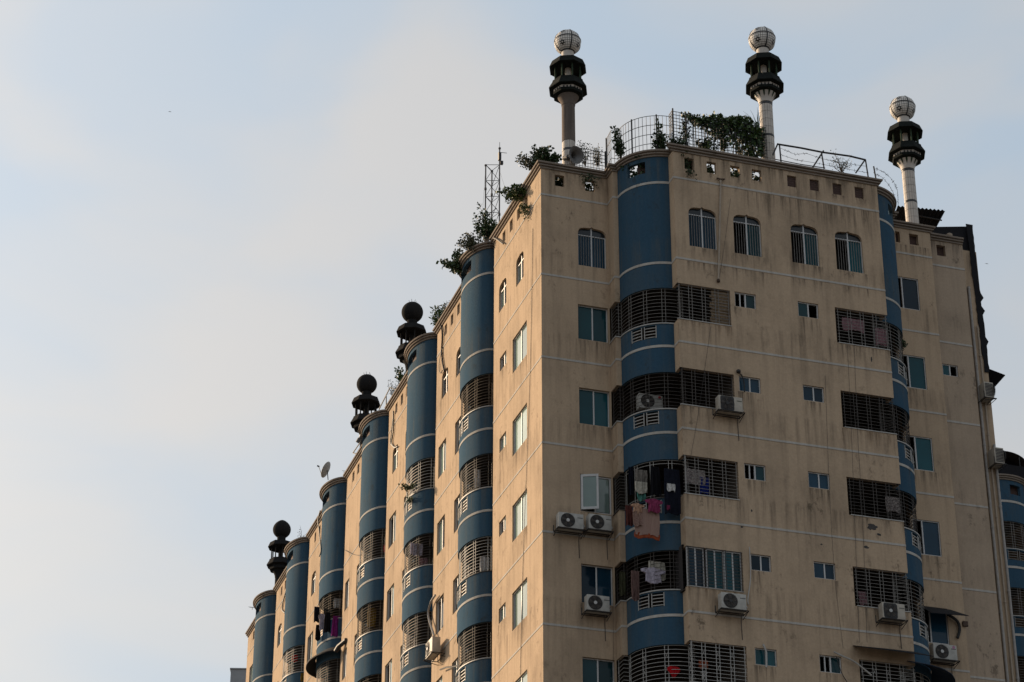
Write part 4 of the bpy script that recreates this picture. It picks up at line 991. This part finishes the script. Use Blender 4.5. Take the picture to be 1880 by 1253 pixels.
# ================================================================== laundry
cl = dict(c_grey=(.21, .19, .17), c_cream=(.50, .47, .40), c_teal=(.10, .28, .24), c_black=(.010, .010, .013), c_navy=(.010, .012, .022), c_pink=(.27, .045, .115), c_peach=(.52, .32, .22), c_maroon=(.12, .04, .035), c_blue=(.010, .025, .19), c_lav=(.46, .42, .50), c_olive=(.07, .07, .04), c_brown=(.16, .10, .09), c_red=(.42, .01, .015), c_rose=(.30, .17, .19), c_purple=(.20, .02, .17), c_gold=(.30, .18, .03), c_white=(.60, .59, .58), c_orange=(.30, .07, .03))
for k_, v_ in cl.items(): cloth(k_, v_)
cloth('c_stripe', (.42, .30, .25), col2=(.20, .11, .09), stripes=9); cloth('c_dots', (.40, .27, .22), col2=(.16, .09, .08), scale=60); cloth('c_flower', (.34, .30, .28), col2=(.14, .12, .12), scale=22)
def garment(px0, py0, px1, py1, mat, label, y=None, x=None, kind='towel', cat='garment', seed=0, fold=.03, hem=None):
    a = at(px0, py0, x=x, y=y); b = at(px1, py1, x=x, y=y)
    q = random.Random(seed+int(px0)); nu, nv = 14, 12
    u0, u1 = (a.x, b.x) if y is not None else (a.y, b.y); z1, z0 = a.z, b.z
    if kind == 'shirt': half = [(0, .36), (.06, .50), (.20, .50), (.36, .46), (.40, .30), (1, .33)]
    elif kind == 'pants': half = [(0, .30), (.3, .36), (1, .40)]
    elif kind == 'skirt': half = [(0, .34), (.3, .42), (1, .5)]
    elif kind == 'heart': half = [(0, .30), (.12, .5), (.38, .5), (.7, .26), (1, .03)]
    else: half = [(0, .48), (.5, .5), (1, .47)]
    def hw(t):
        for (t0, w0), (t1, w1) in zip(half, half[1:]):
            if t <= t1: return w0+(w1-w0)*(t-t0)/(t1-t0)
        return half[-1][1]
    ph = q.random()*6; V = []
    for side in (0, 1):
        for j in range(nv+1):
            t = j/nv
            for i in range(nu+1):
                s = i/nu*2-1; e = q.uniform(-.012, .012) if j == nv else 0
                u = (u0+u1)/2+(u1-u0)*hw(t)*s; w = fold*(.3+.7*t)*math.sin(s*7+ph)+fold*.5*math.sin(s*15+ph*2+t*3)
                zz = z1+(z0-z1)*t+(.03*math.sin(s*4+ph) if j > nv-3 else 0)+e-(.04*abs(s) if kind == 'shirt' and j < 3 else 0)
                dd = w-(.02 if side else 0)
                V.append((u, y+dd, zz) if y is not None else (x+dd, u, zz))
    n = (nu+1)*(nv+1); F = []
    for j in range(nv):
        for i in range(nu):
            k = j*(nu+1)+i; F += [(k, k+1, k+nu+2, k+nu+1), (k+n, k+nu+1+n, k+nu+2+n, k+1+n)]
    ring = list(range(nu+1))+[(j+1)*(nu+1)-1 for j in range(1, nv+1)]+[nv*(nu+1)+i for i in range(nu-1, -1, -1)]+[j*(nu+1) for j in range(nv-1, 0, -1)]
    for k in range(len(ring)): i0, i1 = ring[k], ring[(k+1) % len(ring)]; F.append((i0, i1, i1+n, i0+n))
    m = MB(); m.add(V, F)
    o = m.build('laundry' if cat == 'garment' else cat.replace(' ', '_'), mat, origin=((u0+u1)/2 if y is not None else x, y if y is not None else (u0+u1)/2, z0), smooth=True)
    return tag(o, label, cat)
yb = -2.05
garment(1166, 862, 1188, 888, 'c_grey', 'grey shirt hung at the top of the bay with most laundry', y=-1.35)
garment(1165, 884, 1189, 908, 'c_cream', 'cream cloth hanging below the grey shirt', y=-1.42, seed=2)
garment(1169, 904, 1186, 921, 'c_teal', 'small teal cloth hanging below the cream one', y=-1.36)
garment(1190, 856, 1216, 912, 'c_black', 'black clothes filling the middle of the laundry bay', y=-1.70, kind='pants')
garment(1218, 860, 1250, 946, 'c_navy', 'long navy cloth hanging over the blue bay beside the pink one', y=-2.12)
garment(1224, 888, 1240, 903, 'c_white', 'small white cloth against the dark clothes in the laundry bay', y=-2.17)
garment(1153, 858, 1164, 910, 'c_navy', 'dark blue garment at the left end of the laundry bay', y=-1.0)
garment(1164, 932, 1212, 986, 'c_stripe', 'large striped brown sheet hanging over the blue bay front', y=-1.98, fold=.02)
garment(1164, 977, 1212, 992, 'c_orange', 'orange red hem cloth showing below the striped sheet', y=-1.97, fold=.02)
garment(1158, 923, 1183, 944, 'c_peach', 'peach shirt draped over the rail of the laundry bay', y=-2.05, kind='shirt')
garment(1161, 938, 1180, 967, 'c_dots', 'beige speckled dress hanging below the peach shirt', y=-2.04)
garment(1184, 914, 1217, 943, 'c_pink', 'bright pink garment draped over the rail', y=-2.07, kind='shirt')
garment(1148, 928, 1162, 966, 'c_maroon', 'maroon patterned cloth at the left of the striped sheet', y=-1.35)
garment(1224, 928, 1230, 936, 'c_pink', 'tiny pink tag cloth on the navy cloth', y=-2.18)
garment(1256, 860, 1295, 892, 'c_flower', 'grey flowered cloth behind the balcony bars', y=-2.20)
garment(1284, 876, 1303, 908, 'c_blue', 'vivid blue cloth behind the balcony bars', y=-2.19)
garment(1176, 1040, 1222, 1074, 'c_lav', 'lavender white shirt hung behind the dark grille', y=-1.55, kind='shirt')
garment(1190, 1030, 1222, 1066, 'c_cream', 'cream cloth hung beside the lavender shirt', y=-1.45)
garment(1158, 1048, 1174, 1104, 'c_brown', 'brownish cloth hanging outside the lower bay', y=-1.42)
garment(1136, 1050, 1149, 1094, 'c_olive', 'olive cloth in the corner beside the lower bay', y=-.60)
garment(1225, 1223, 1249, 1246, 'c_red', 'red heart shaped hanging behind the ornate white grille', y=-1.75, kind='heart', cat='heart ornament', fold=.01)
garment(1286, 1231, 1300, 1246, 'c_white', 'small white shirt behind the ornate white grille', y=-2.18, kind='shirt')
garment(1282, 1212, 1300, 1228, 'c_orange', 'orange and dark cloth behind the ornate white grille', y=-2.15)
garment(1545, 583, 1588, 611, 'c_rose', 'dusty pink cloth on the upper right balcony, left one', y=-2.15)
garment(1606, 603, 1630, 636, 'c_rose', 'dusty pink cloth on the upper right balcony, right one', y=-2.17)
garment(1625, 912, 1654, 942, 'c_flower', 'pale flowered cloth on the middle right balcony', y=-2.16)
garment(1575, 1086, 1592, 1112, 'c_rose', 'dim rose cloth behind the lower right balcony bars', y=-2.1)
garment(609, 1131, 625, 1170, 'c_purple', 'bright purple skirt hanging on the fourth side bay', y=26.95, kind='skirt')
garment(594, 1124, 608, 1162, 'c_black', 'black garment beside the purple skirt', y=27.2, kind='pants')
garment(585, 1126, 597, 1158, 'c_lav', 'pale grey shirt on the fourth side bay', y=27.5, kind='shirt')
garment(578, 1147, 589, 1177, 'c_black', 'black trousers at the left end of the fourth side bay', y=27.9, kind='pants')
garment(577, 1114, 586, 1143, 'c_navy', 'dark teal shirt at the left end of the fourth side bay', y=28.0)
garment(613, 1098, 626, 1117, 'c_white', 'whitish cloth above the purple skirt', y=27.6)
garment(675, 1116, 690, 1152, 'c_gold', 'golden brown cloth inside the third side bay', y=20.9)
garment(753, 997, 776, 1022, 'c_lav', 'lavender cloth behind the grille of the second side bay', y=13.6)
garment(769, 1024, 785, 1040, 'c_rose', 'rose cloth low behind the grille of the second side bay', y=13.5)
garment(871, 862, 882, 896, 'c_white', 'white curtain cloth behind the dark grille of the first side bay', y=6.3)
garment(881, 1022, 897, 1054, 'c_white', 'white cloth glowing behind the first side bay bars', y=6.1)
garment(536, 1202, 546, 1217, 'c_red', 'red cloth behind the grille of the fifth side bay', y=34.7)
garment(552, 1236, 558, 1252, 'c_gold', 'yellow cloth at the edge of the fifth side bay', y=33.85)
garment(705, 1000, 712, 1016, 'c_red', 'small red cloth behind the grille of the third side bay', y=20.4)

# ================================================================== plants on the roof
def leaf(m, p, d, s, rr, wid=.42):
    d = d.normalized(); a = Vector((rr.uniform(-1, 1), rr.uniform(-1, 1), rr.uniform(-1, 1))); e = d.cross(a)
    if e.length < 1e-3: return
    e.normalize(); n_ = d.cross(e)
    m.add([p, p+d*s*.45+e*s*wid-n_*s*.06, p+d*s, p+d*s*.45-e*s*wid-n_*s*.06, p+d*s*.5+n_*s*.05], [(0, 1, 4), (1, 2, 4), (2, 3, 4), (3, 0, 4)])
def plant(base, label, w, h, n=10, leaves=26, s=.09, mat='leaf_dark', lean=(0, 0, 0), seed=0, wid=.42, cat='plant', name='roof_plant', group='plants growing on the roof edge', up_=1.0, mat2=None, droop=.0):
    s *= .82
    rr = random.Random(seed); base = Vector(base); T = thing(name, label, cat, base, group); st = MB(); lf = MB(); l2 = MB()
    for k in range(n):
        tip = base+Vector((rr.gauss(0, w*.45), rr.gauss(0, min(w, .5)*.4), h*rr.uniform(.35, 1.0)*up_))+Vector(lean)*rr.uniform(.5, 1.2)
        mid_ = base.lerp(tip, .5)+Vector((rr.gauss(0, .06), rr.gauss(0, .06), .06*h))
        P = [base, mid_, tip-Vector((0, 0, droop*rr.random()))]; st.tube(P, .012, 4, .004)
        for j in range(int(leaves*1.7)):
            t = rr.uniform(.25, 1.05); a = P[0].lerp(P[1], t*2) if t < .5 else P[1].lerp(P[2], min(1.0, t*2-1))
            d = Vector((rr.gauss(0, 1), rr.gauss(0, 1), rr.gauss(.25, .7)))
            leaf(l2 if mat2 and rr.random() < .3 else lf, a+d.normalized()*rr.uniform(0, .11), d, s*rr.uniform(.65, 1.5), rr, wid)
    st.build('stem', 'bark', T, fix=False); lf.build('leaves', mat, T, fix=False)
    if mat2 and l2.v: l2.build('leaves', mat2, T, fix=False)
    return T
pl = lambda px, py, **k: at(px, py, **k)
plant(pl(1005, 304, y=.15), 'broad leafed dark plant on the parapet just left of the first minaret', .85, .6, 14, 26, .14, 'leaf_dark', seed=1)
plant(pl(985, 318, x=.05), 'airy pale green sprig on the sunlit parapet near the corner', .45, .85, 14, 22, .085, 'leaf_grey', lean=(-.45, .3, .1), seed=2)
plant(pl(960, 360, x=-.10), 'dense green creeper hanging over the sunlit cornice near the corner', .55, .6, 22, 32, .10, 'leaf_mid', lean=(-.2, .5, -.05), seed=3, mat2='leaf_dark')
plant(pl(962, 372, x=-.16), 'green trailing weed under the sunlit cornice', .22, -.75, 8, 20, .07, 'leaf_mid', seed=4, mat2='leaf_light')
plant(pl(895, 445, x=.1), 'dark bush on the roof beside the lattice mast foot', .55, 1.15, 20, 38, .10, 'leaf_dark', seed=5, mat2='leaf_mid')
plant(pl(872, 462, x=-.45), 'grey green bush on top of the first side bay', .6, .85, 16, 30, .095, 'leaf_grey', seed=6, lean=(-.1, .3, 0))
plant(pl(850, 500, x=-.50), 'dark bush spilling over the far flank of the first side bay', .65, .85, 26, 38, .10, 'leaf_dark', seed=7, lean=(-.25, .2, -.1), mat2='leaf_mid')
plant(pl(806, 606, x=.12), 'narrow leafed oleander on the roof by the second side bay', .42, 1.05, 10, 30, .14, 'leaf_mid', seed=8, wid=.2)
plant(pl(818, 578, x=.1), 'thin pale twig plant on the parapet past the second side bay', .2, .6, 5, 12, .06, 'leaf_grey', seed=9)
plant(pl(737, 712, x=.1), 'straggly green bush beside the nearest dark minaret', .5, .95, 10, 24, .09, 'leaf_mid', seed=10, mat2='leaf_grey')
plant(pl(722, 730, x=.1), 'bare twiggy weed on the parapet past the third side bay', .4, .8, 8, 8, .06, 'leaf_grey', seed=11)
plant(pl(765, 650, x=.8), 'weed growing from the gallery of the nearest dark minaret', .3, .4, 7, 18, .08, 'leaf_dark', seed=12)
plant(pl(552, 990, x=.1), 'thin dry twigs on top of the fifth side bay', .5, .5, 6, 3, .05, 'leaf_grey', seed=13)
plant(pl(1075, 306, y=.35), 'feathery dark bush behind the wire fence, left half', .35, .95, 8, 28, .075, 'leaf_dark', seed=14, wid=.2)
plant(pl(1098, 308, y=.35), 'feathery dark bush behind the wire fence, right half', .35, 1.0, 8, 28, .075, 'leaf_dark', seed=15, wid=.2, mat2='leaf_grey')
plant(pl(1084, 322, y=-.16), 'small weed hanging over the parapet by the square openings', .45, -.45, 8, 16, .06, 'leaf_dark', seed=16)
plant(pl(1141, 296, y=-.8), 'upright creeper climbing the left end of the curved fence', .14, 1.25, 8, 46, .085, 'leaf_dark', seed=17, lean=(-.15, 0, 0))
plant(pl(1215, 283, y=-1.75), 'leafy shrub on top of the curved blue bay', .42, .95, 12, 32, .10, 'leaf_dark', seed=18)
plant(pl(1248, 278, y=-2.1), 'low dark shrub on the parapet beside the curved bay', .55, .42, 12, 26, .10, 'leaf_dark', seed=19)
plant(pl(1259, 276, y=-2.12), 'creeper climbing the post right of the curved bay', .08, 1.45, 5, 34, .085, 'leaf_dark', seed=20)
plant(pl(1290, 281, y=-2.1), 'low shrub on the parapet above the square openings, left', .45, .5, 10, 24, .10, 'leaf_dark', seed=21)
plant(pl(1300, 286, y=-2.3), 'weed with a long stem on the cornice above the square openings', .4, .35, 7, 18, .07, 'leaf_mid', seed=25)
plant(pl(1328, 280, y=-2.1), 'hanging creeper strand left of the vine mass', .10, .95, 6, 30, .09, 'leaf_dark', seed=22)
plant(pl(1266, 310, y=-2.36), 'small weed rooted in the wall under the first square opening', .12, -.35, 4, 8, .08, 'leaf_dark', seed=23)
plant(pl(1545, 318, y=-2.0), 'sparse grey bush on the roof behind the right railing', .6, .75, 12, 14, .05, 'leaf_grey', seed=24)
plant(pl(757, 897, x=-.62), 'bright green potted sprig leaning out of the second side bay', .25, .12, 7, 16, .09, 'leaf_light', seed=26, lean=(-.25, .25, .05), name='balcony_plant', group='balcony plants')
plant(pl(752, 922, x=-.62), 'small spiky green plant at the vent of the second side bay', .14, .16, 6, 10, .12, 'leaf_mid', seed=27, wid=.14, name='balcony_plant', group='balcony plants')
plant(pl(1424, 640, y=-2.4) if False else pl(1655, 640, y=-.6), 'dark plant at the right side of the upper right bay', .2, .35, 7, 20, .08, 'leaf_dark', seed=28, name='balcony_plant', group='balcony plants')
for k, (x_, y_, lb) in enumerate(((4.3, -1.95, 'dark shrub seen through the first square parapet opening'), (5.15, -1.9, 'dark shrub seen through the second square parapet opening'), (6.0, -1.95, 'dark shrub seen through the third square parapet opening'), (6.75, -1.85, 'dark shrub seen through the fourth square parapet opening'), (3.2, -1.2, 'dark shrub seen through the slot in the blue bay'), (1.75, .45, 'dark shrub seen through the second corner opening'), (.78, .45, 'dark shrub seen through the first corner opening'))):
    plant((x_, y_, -.05), lb, .42, 1.15, 16, 24, .13, 'leaf_dark', seed=60+k)
# the big vine over the fence beside the middle minaret
rr = random.Random(40); V0 = thing('vine', 'dense dark vine heaped over the fence beside the middle minaret', 'vine', at(1390, 290, y=-2.05))
st = MB(); ld = MB(); lm_ = MB(); ly = MB()
top = [(1253, 207), (1275, 214), (1300, 214), (1320, 212), (1335, 218), (1350, 214), (1362, 213), (1375, 222), (1388, 232), (1398, 240)]
bot = [(1256, 214), (1278, 228), (1296, 243), (1312, 255), (1328, 258), (1345, 262), (1358, 285), (1372, 290), (1386, 292), (1400, 292)]
def lerp_list(Ls, t):
    k = min(int(t*(len(Ls)-1)), len(Ls)-2); e = t*(len(Ls)-1)-k
    return Ls[k][0]+(Ls[k+1][0]-Ls[k][0])*e, Ls[k][1]+(Ls[k+1][1]-Ls[k][1])*e
for k in range(3300):
    t = rr.random()**.7; a = lerp_list(top, t); b = lerp_list(bot, t); e = rr.random()
    if e > .55 and rr.random() < .45: continue
    if math.sin(t*41)*math.cos(e*17+t*9) > .78: continue
    p = at(a[0]+(b[0]-a[0])*e+rr.gauss(0, 1.5), a[1]+(b[1]-a[1])*e+rr.gauss(0, 1.5), y=-2.05+rr.uniform(-.22, .3))
    d = Vector((rr.gauss(0, .8), rr.gauss(-.4, .7), rr.gauss(-.3, .6)))
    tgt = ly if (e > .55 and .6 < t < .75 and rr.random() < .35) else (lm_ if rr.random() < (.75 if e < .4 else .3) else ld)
    leaf(tgt, p, d, rr.uniform(.07, .17), rr, .5)
for k in range(34):
    t = rr.uniform(.05, 1); a = lerp_list(top, t); b = lerp_list(bot, min(1, t+.05)); st.tube([at(a[0], a[1]+4, y=-2.0), at((a[0]+b[0])/2+rr.gauss(0, 4), (a[1]+b[1])/2, y=-2.0), at(b[0]+rr.gauss(0, 3), 292, y=-2.0)], .010, 4)
st.build('stem', 'bark', V0, fix=False); ld.build('leaves', 'leaf_dark', V0, fix=False); lm_.build('leaves', 'leaf_mid', V0, fix=False); ly.build('leaves', 'leaf_dry', V0, fix=False)
rr = random.Random(41); T = thing('grass_clump', 'arching strap leafed plant against the middle minaret shaft', 'plant', at(1392, 240, y=-2.0)); m = MB()
for k in range(16):
    a = rr.uniform(-1, .5); b0 = at(1392, 240, y=-2.0); ln = rr.uniform(.5, .95); P = []
    for j in range(6):
        t = j/5; P.append(b0+Vector((a*ln*.55*t*(.6+.6*t), rr.uniform(-.01, .01), ln*(t-.35*t*t*abs(a)))))
    m.tube(P, .016, 4, .003)
m.build('leaves', 'leaf_dark', T, fix=False)

# ================================================================== fences, rails, mast, horns, dish
def wire_fence(path, z0, z1, label, du=.13, dz=.22, posts=(), mat='cable_black'):
    T = thing('wire_fence', label, 'fence', (path[0][0], path[0][1], z0), 'wire mesh fences on the roof'); Ln = plen(path); m = MB(); r = .0075
    k = 0
    while k*du <= Ln: x, y = at_s(path, k*du); m.box(x-r*.8, x+r*.8, y-r*.8, y+r*.8, z0, z1); k += 1
    nz = int((z1-z0)/dz)
    for j in range(nz+1): z = z0+(z1-z0)*j/nz; m.sweep(path, [(-r, z-r), (r, z-r), (r, z+r), (-r, z+r)])
    m.build('wire_mesh', mat, T, fix=False)
    for s in posts:
        q = MB(); x, y = at_s(path, min(s, Ln)); q.tube([(x, y, z0-.2), (x, y, z1+.04)], .028, 6); q.build('post', 'black_metal', T)
    return T
off = lambda P_, o: [(x+nx*o, y+ny*o) for (x, y), (nx, ny) in zip(P_, normals(P_))]
pa_ = [(1.2, .12), (2.33, .12)]
wire_fence(pa_, 1.15, 2.10, 'wire mesh fence between the first minaret and the curved bay', .10, .13, (0, 1.13))
pc_ = off(pF1[1:]+pR[1:], -.06); wire_fence([(2.36, .1)]+pc_, 1.18, 2.62, 'tall wire fence bent round the top of the blue bay', .135, .36, (.0, 1.62, 2.5))
pd_ = [(3.86, -1.88), (3.86, -2.25)]; wire_fence(pd_, 1.18, 2.66, 'short return of fine wire mesh at the right of the curved bay', .09, .12, (.36,))
pe_ = [(3.87, -2.23), (7.2, -2.23)]; wire_fence(pe_, 1.18, 2.60, 'fine wire mesh fence carrying the vine along the centre parapet', .11, .12, (.45, 2.2))
T = thing('roof_railing', 'bent black pipe railing with braces right of the middle minaret', 'railing', at(1500, 305, y=-2.2)); m = MB()
A2 = lambda a, b, y=-2.2: tuple(at(a, b, y=y))
m.tube([A2(1427, 265), A2(1470, 272), A2(1510, 280), A2(1560, 287), A2(1589, 294)], .035, 6); m.tube([A2(1424, 293), A2(1470, 302), A2(1515, 309)], .018, 5); m.build('top_rail', 'black_metal', T)
for P_ in ([(1431, 266), (1434, 298)], [(1508, 279), (1513, 310)], [(1589, 294), (1594, 326)], [(1604, 306), (1608, 328)]):
    m = MB(); m.tube([A2(*P_[0]), A2(*P_[1])], .028, 6); m.build('post', 'black_metal', T)
for P_ in ([(1512, 277), (1492, 308)], [(1588, 294), (1571, 318)], [(1428, 264), (1419, 285)]):
    m = MB(); m.tube([A2(*P_[0]), A2(*P_[1])], .026, 6); m.build('brace', 'black_metal', T)
rr = random.Random(50)
def barbed(pts, y, label, r=.007):
    m = MB(); P = [at(a, b, y=y) for a, b in pts]; m.tube(P, r, 4)
    for i in range(len(P)-1):
        for k in range(5):
            p = P[i].lerp(P[i+1], rr.random()); d = Vector((rr.uniform(-1, 1), rr.uniform(-.4, .4), rr.uniform(-1, 1))).normalized()*.055; m.tube([p-d, p+d], .006, 4)
    return tag(m.build('barbed_wire', 'cable_thin', origin=tuple(P[0]), fix=False), label, 'wire', 'strands of barbed wire')
barbed([(1432, 272), (1460, 284), (1480, 282), (1510, 292), (1550, 300), (1592, 306)], -2.15, 'upper strand of barbed wire along the right railing')
barbed([(1432, 284), (1462, 294), (1500, 300), (1540, 308), (1595, 318)], -2.18, 'lower strand of barbed wire along the right railing')
barbed([(1608, 310), (1622, 316), (1634, 326), (1643, 338), (1648, 352), (1649, 378)], -1.5, 'outer strand of barbed wire curling round the right bay top')
barbed([(1604, 318), (1620, 326), (1632, 340), (1640, 354), (1644, 372)], -1.6, 'inner strand of barbed wire curling round the right bay top')
# lattice mast
T = thing('lattice_mast', 'grey lattice radio mast behind the sunlit parapet', 'mast', (1.0, 9, -.06))
mc = at(905, 303, x=1.1); h_ = Vector((rt.x, rt.y, 0)).normalized(); f_ = Vector((fw.x, fw.y, 0)).normalized()
tp = [mc-h_*.27, mc+f_*.42-h_*.04, mc+h_*.25+Vector((0, 0, .75))]; tp[1].z = tp[0].z
legs = []
for t_ in tp:
    x, y = t_.x, t_.y; legs.append((x, y)); m = MB(); m.tube([(x, y, -.06), (x, y, t_.z)], .026, 6); m.build('leg', 'galvanised', T, fix=False)
zt = min(t_.z for t_ in tp); m = MB()
nz = 9; z_lo = zt-6.2
for j in range(nz):
    za, zb = z_lo+(zt-z_lo)*j/nz, z_lo+(zt-z_lo)*(j+1)/nz
    for a in range(3):
        b = (a+1) % 3
        m.tube([(legs[a][0], legs[a][1], zb), (legs[b][0], legs[b][1], zb)], .013, 4); m.tube([(legs[a][0], legs[a][1], za), (legs[b][0], legs[b][1], zb)], .011, 4)
m.build('bracing', 'galvanised', T, fix=False)
m = MB()
for (x, y), t_ in zip(legs, tp): m.lathe((x, y, t_.z-.05), [(.05, 0), (.05, .05)], 8)
for dz in (1.1, 2.2, 3.3):
    for x, y in legs: m.lathe((x, y, zt-dz), [(.045, 0), (.045, .09)], 8)
m.build('joint', 'galvanised', T)
m = MB(); t_ = tp[2]; m.box(t_.x-.05, t_.x+.05, t_.y-.06, t_.y+.06, t_.z-.55, t_.z-.22); m.tube([(t_.x, t_.y, t_.z-.2), (t_.x+.28, t_.y, t_.z-.18)], .012, 4); m.box(t_.x+.03, t_.x+.13, t_.y-.05, t_.y+.05, t_.z-.72, t_.z-.58); m.build('antenna', 'black_metal', T)
m = MB(); m.tube([(t_.x, t_.y, t_.z), (t_.x, t_.y, t_.z+.25)], .010, 4); m.tube([(legs[0][0]-.25, legs[0][1], zt-2.5), (legs[2][0]-.1, legs[2][1], zt-1.9)], .014, 4); m.build('rod', 'galvanised', T)
for a, lb in (((884, 420), 'left guy wire of the lattice mast'), ((935, 370), 'right guy wire of the lattice mast')):
    e = at(*a, x=.6); m = MB(); m.tube([(legs[0][0] if a[0] < 900 else legs[2][0], legs[0][1], zt), tuple(e)], .004, 4); tag(m.build('guy_wire', 'cable_thin', origin=tuple(e), fix=False), lb, 'wire')
def horn(c, d, label, r=.32, ln=.5):
    c = Vector(c); d = Vector(d).normalized(); T = thing('loudspeaker_horn', label, 'loudspeaker', c, 'loudspeaker horns')
    q = d.to_track_quat('Z', 'Y'); prof_ = [(.05, 0), (.06, .12), (.10, .25), (.18, .38), (r, ln), (r+.02, ln+.005), (r-.01, ln-.015), (.16, .36), (.08, .24), (.045, .12)]
    n = 24; V = []
    for rr_, z in prof_:
        for k in range(n): V.append(c+q @ Vector((rr_*math.cos(2*math.pi*k/n), rr_*math.sin(2*math.pi*k/n), z-ln*.5)))
    F = []
    for i in range(len(prof_)-1):
        for k in range(n): F.append((i*n+k, i*n+(k+1) % n, (i+1)*n+(k+1) % n, (i+1)*n+k))
    m = MB(); m.add(V, F); m.build('bell', 'horn_grey', T, smooth=True, fix=False)
    m = MB(); m.tube([c+q @ Vector((0, 0, -ln*.5-.18)), c+q @ Vector((0, 0, -ln*.5+.03))], .09, 12); m.build('driver', 'horn_grey', T, smooth=True)
    m = MB(); m.tube([c+q @ Vector((0, 0, -.1)), c+Vector((0, 0, -.35))], .02, 6); m.build('bracket', 'black_metal', T)
horn(at(1050, 287, y=.05), (.38, -.9, -.25), 'large grey loudspeaker horn at the foot of the first minaret', .29, .42)
p = at(666, 795, x=.45); horn(p, rt*.48+up*.87, 'grey loudspeaker horn on the second dark minaret', .29, .6)
# dish
c = at(601, 864, x=-.25); T = thing('satellite_dish', 'small grey satellite dish on top of the fourth side bay', 'satellite dish', c+Vector((.05, 0, -.5)))
d = Vector((-.75, .35, .45)).normalized(); q = d.to_track_quat('Z', 'Y'); V = []; F = []; n = 24
for i in range(6):
    r_ = .42*i/5
    for k in range(n): V.append(c+q @ Vector((r_*math.cos(2*math.pi*k/n), r_*.9*math.sin(2*math.pi*k/n), .45*r_*r_)))
for i in range(5):
    for k in range(n): F.append((i*n+k, i*n+(k+1) % n, (i+1)*n+(k+1) % n, (i+1)*n+k))
m = MB(); m.add(V, F); o = m.build('reflector', 'ac_white', T, smooth='all', fix=False); sm = o.modifiers.new('thick', 'SOLIDIFY'); sm.thickness = .015
m = MB(); m.tube([c, c-Vector((-.05, 0, .45))], .02, 6); m.tube([c+q @ Vector((0, -.36, .05)), c+d*.45], .012, 5); m.tube([c+d*.42, c+d*.52], .035, 8); m.build('mount', 'black_metal', T)
def ant(px, py, x, h, label):
    p = at(px, py, x=x); m = MB(); m.tube([p, p+Vector((0, 0, h))], .012, 5); m.tube([p+Vector((-.2, 0, h*.9)), p+Vector((.2, 0, h*.95))], .008, 4); m.tube([p+Vector((-.15, 0, h*.75)), p+Vector((.15, 0, h*.78))], .008, 4); return tag(m.build('antenna', 'black_metal', origin=tuple(p)), label, 'antenna')
ant(799, 600, .15, .9, 'thin antenna pole on the roof by the oleander'); ant(636, 878, .1, .35, 'small aerial on the parapet before the fourth bay'); ant(463, 1120, -.2, .15, 'tiny aerial at the sixth side bay')
T = thing('roof_frame', 'bent black pipe frame on the parapet past the third side bay', 'frame', at(705, 760, x=.1)); m = MB()
for P_ in ([(716, 712), (696, 752)], [(716, 712), (728, 716)], [(709, 728), (709, 750)]): m.tube([at(*P_[0], x=.1), at(*P_[1], x=.1)], .025, 5)
m.build('pipe', 'black_metal', T)
T = thing('roof_frame', 'small black strut jutting out under the second dark minaret', 'frame', at(655, 820, x=.0)); m = MB()
for P_ in ([(648, 832), (661, 813)], [(648, 832), (657, 834)]): m.tube([at(*P_[0], x=.0), at(*P_[1], x=.0)], .025, 5)
m.build('pipe', 'black_metal', T)
# birds
def bird(px, py, y, label, s=.5):
    p = at(px, py, y=y); m = MB()
    m.lathe(tuple(p), [(.001, -.02), (.05*s, .0), (.06*s, .03), (.001, .06)], 8)
    for sg in (-1, 1):
        m.add([p+Vector((0, -.06*s, .03)), p+Vector((sg*.28*s, 0, .12*s)), p+Vector((sg*.6*s, .05, .04)), p+Vector((sg*.25*s, .12*s, .09*s)), p+Vector((0, .08*s, .03))], [(0, 1, 3, 4), (1, 2, 3)])
    m.tube([p+Vector((-.02, -.18*s, .02)), p+Vector((0, .25*s, .02))], .05*s, 6, .02*s)
    tag(m.build('bird', 'black_metal', origin=tuple(p), fix=False), label, 'bird')
bird(312, 206, 30, 'tiny dark bird flying in the open sky at upper left', .16); bird(1812, 485, 40, 'faint bird gliding in the sky right of the block', .22)
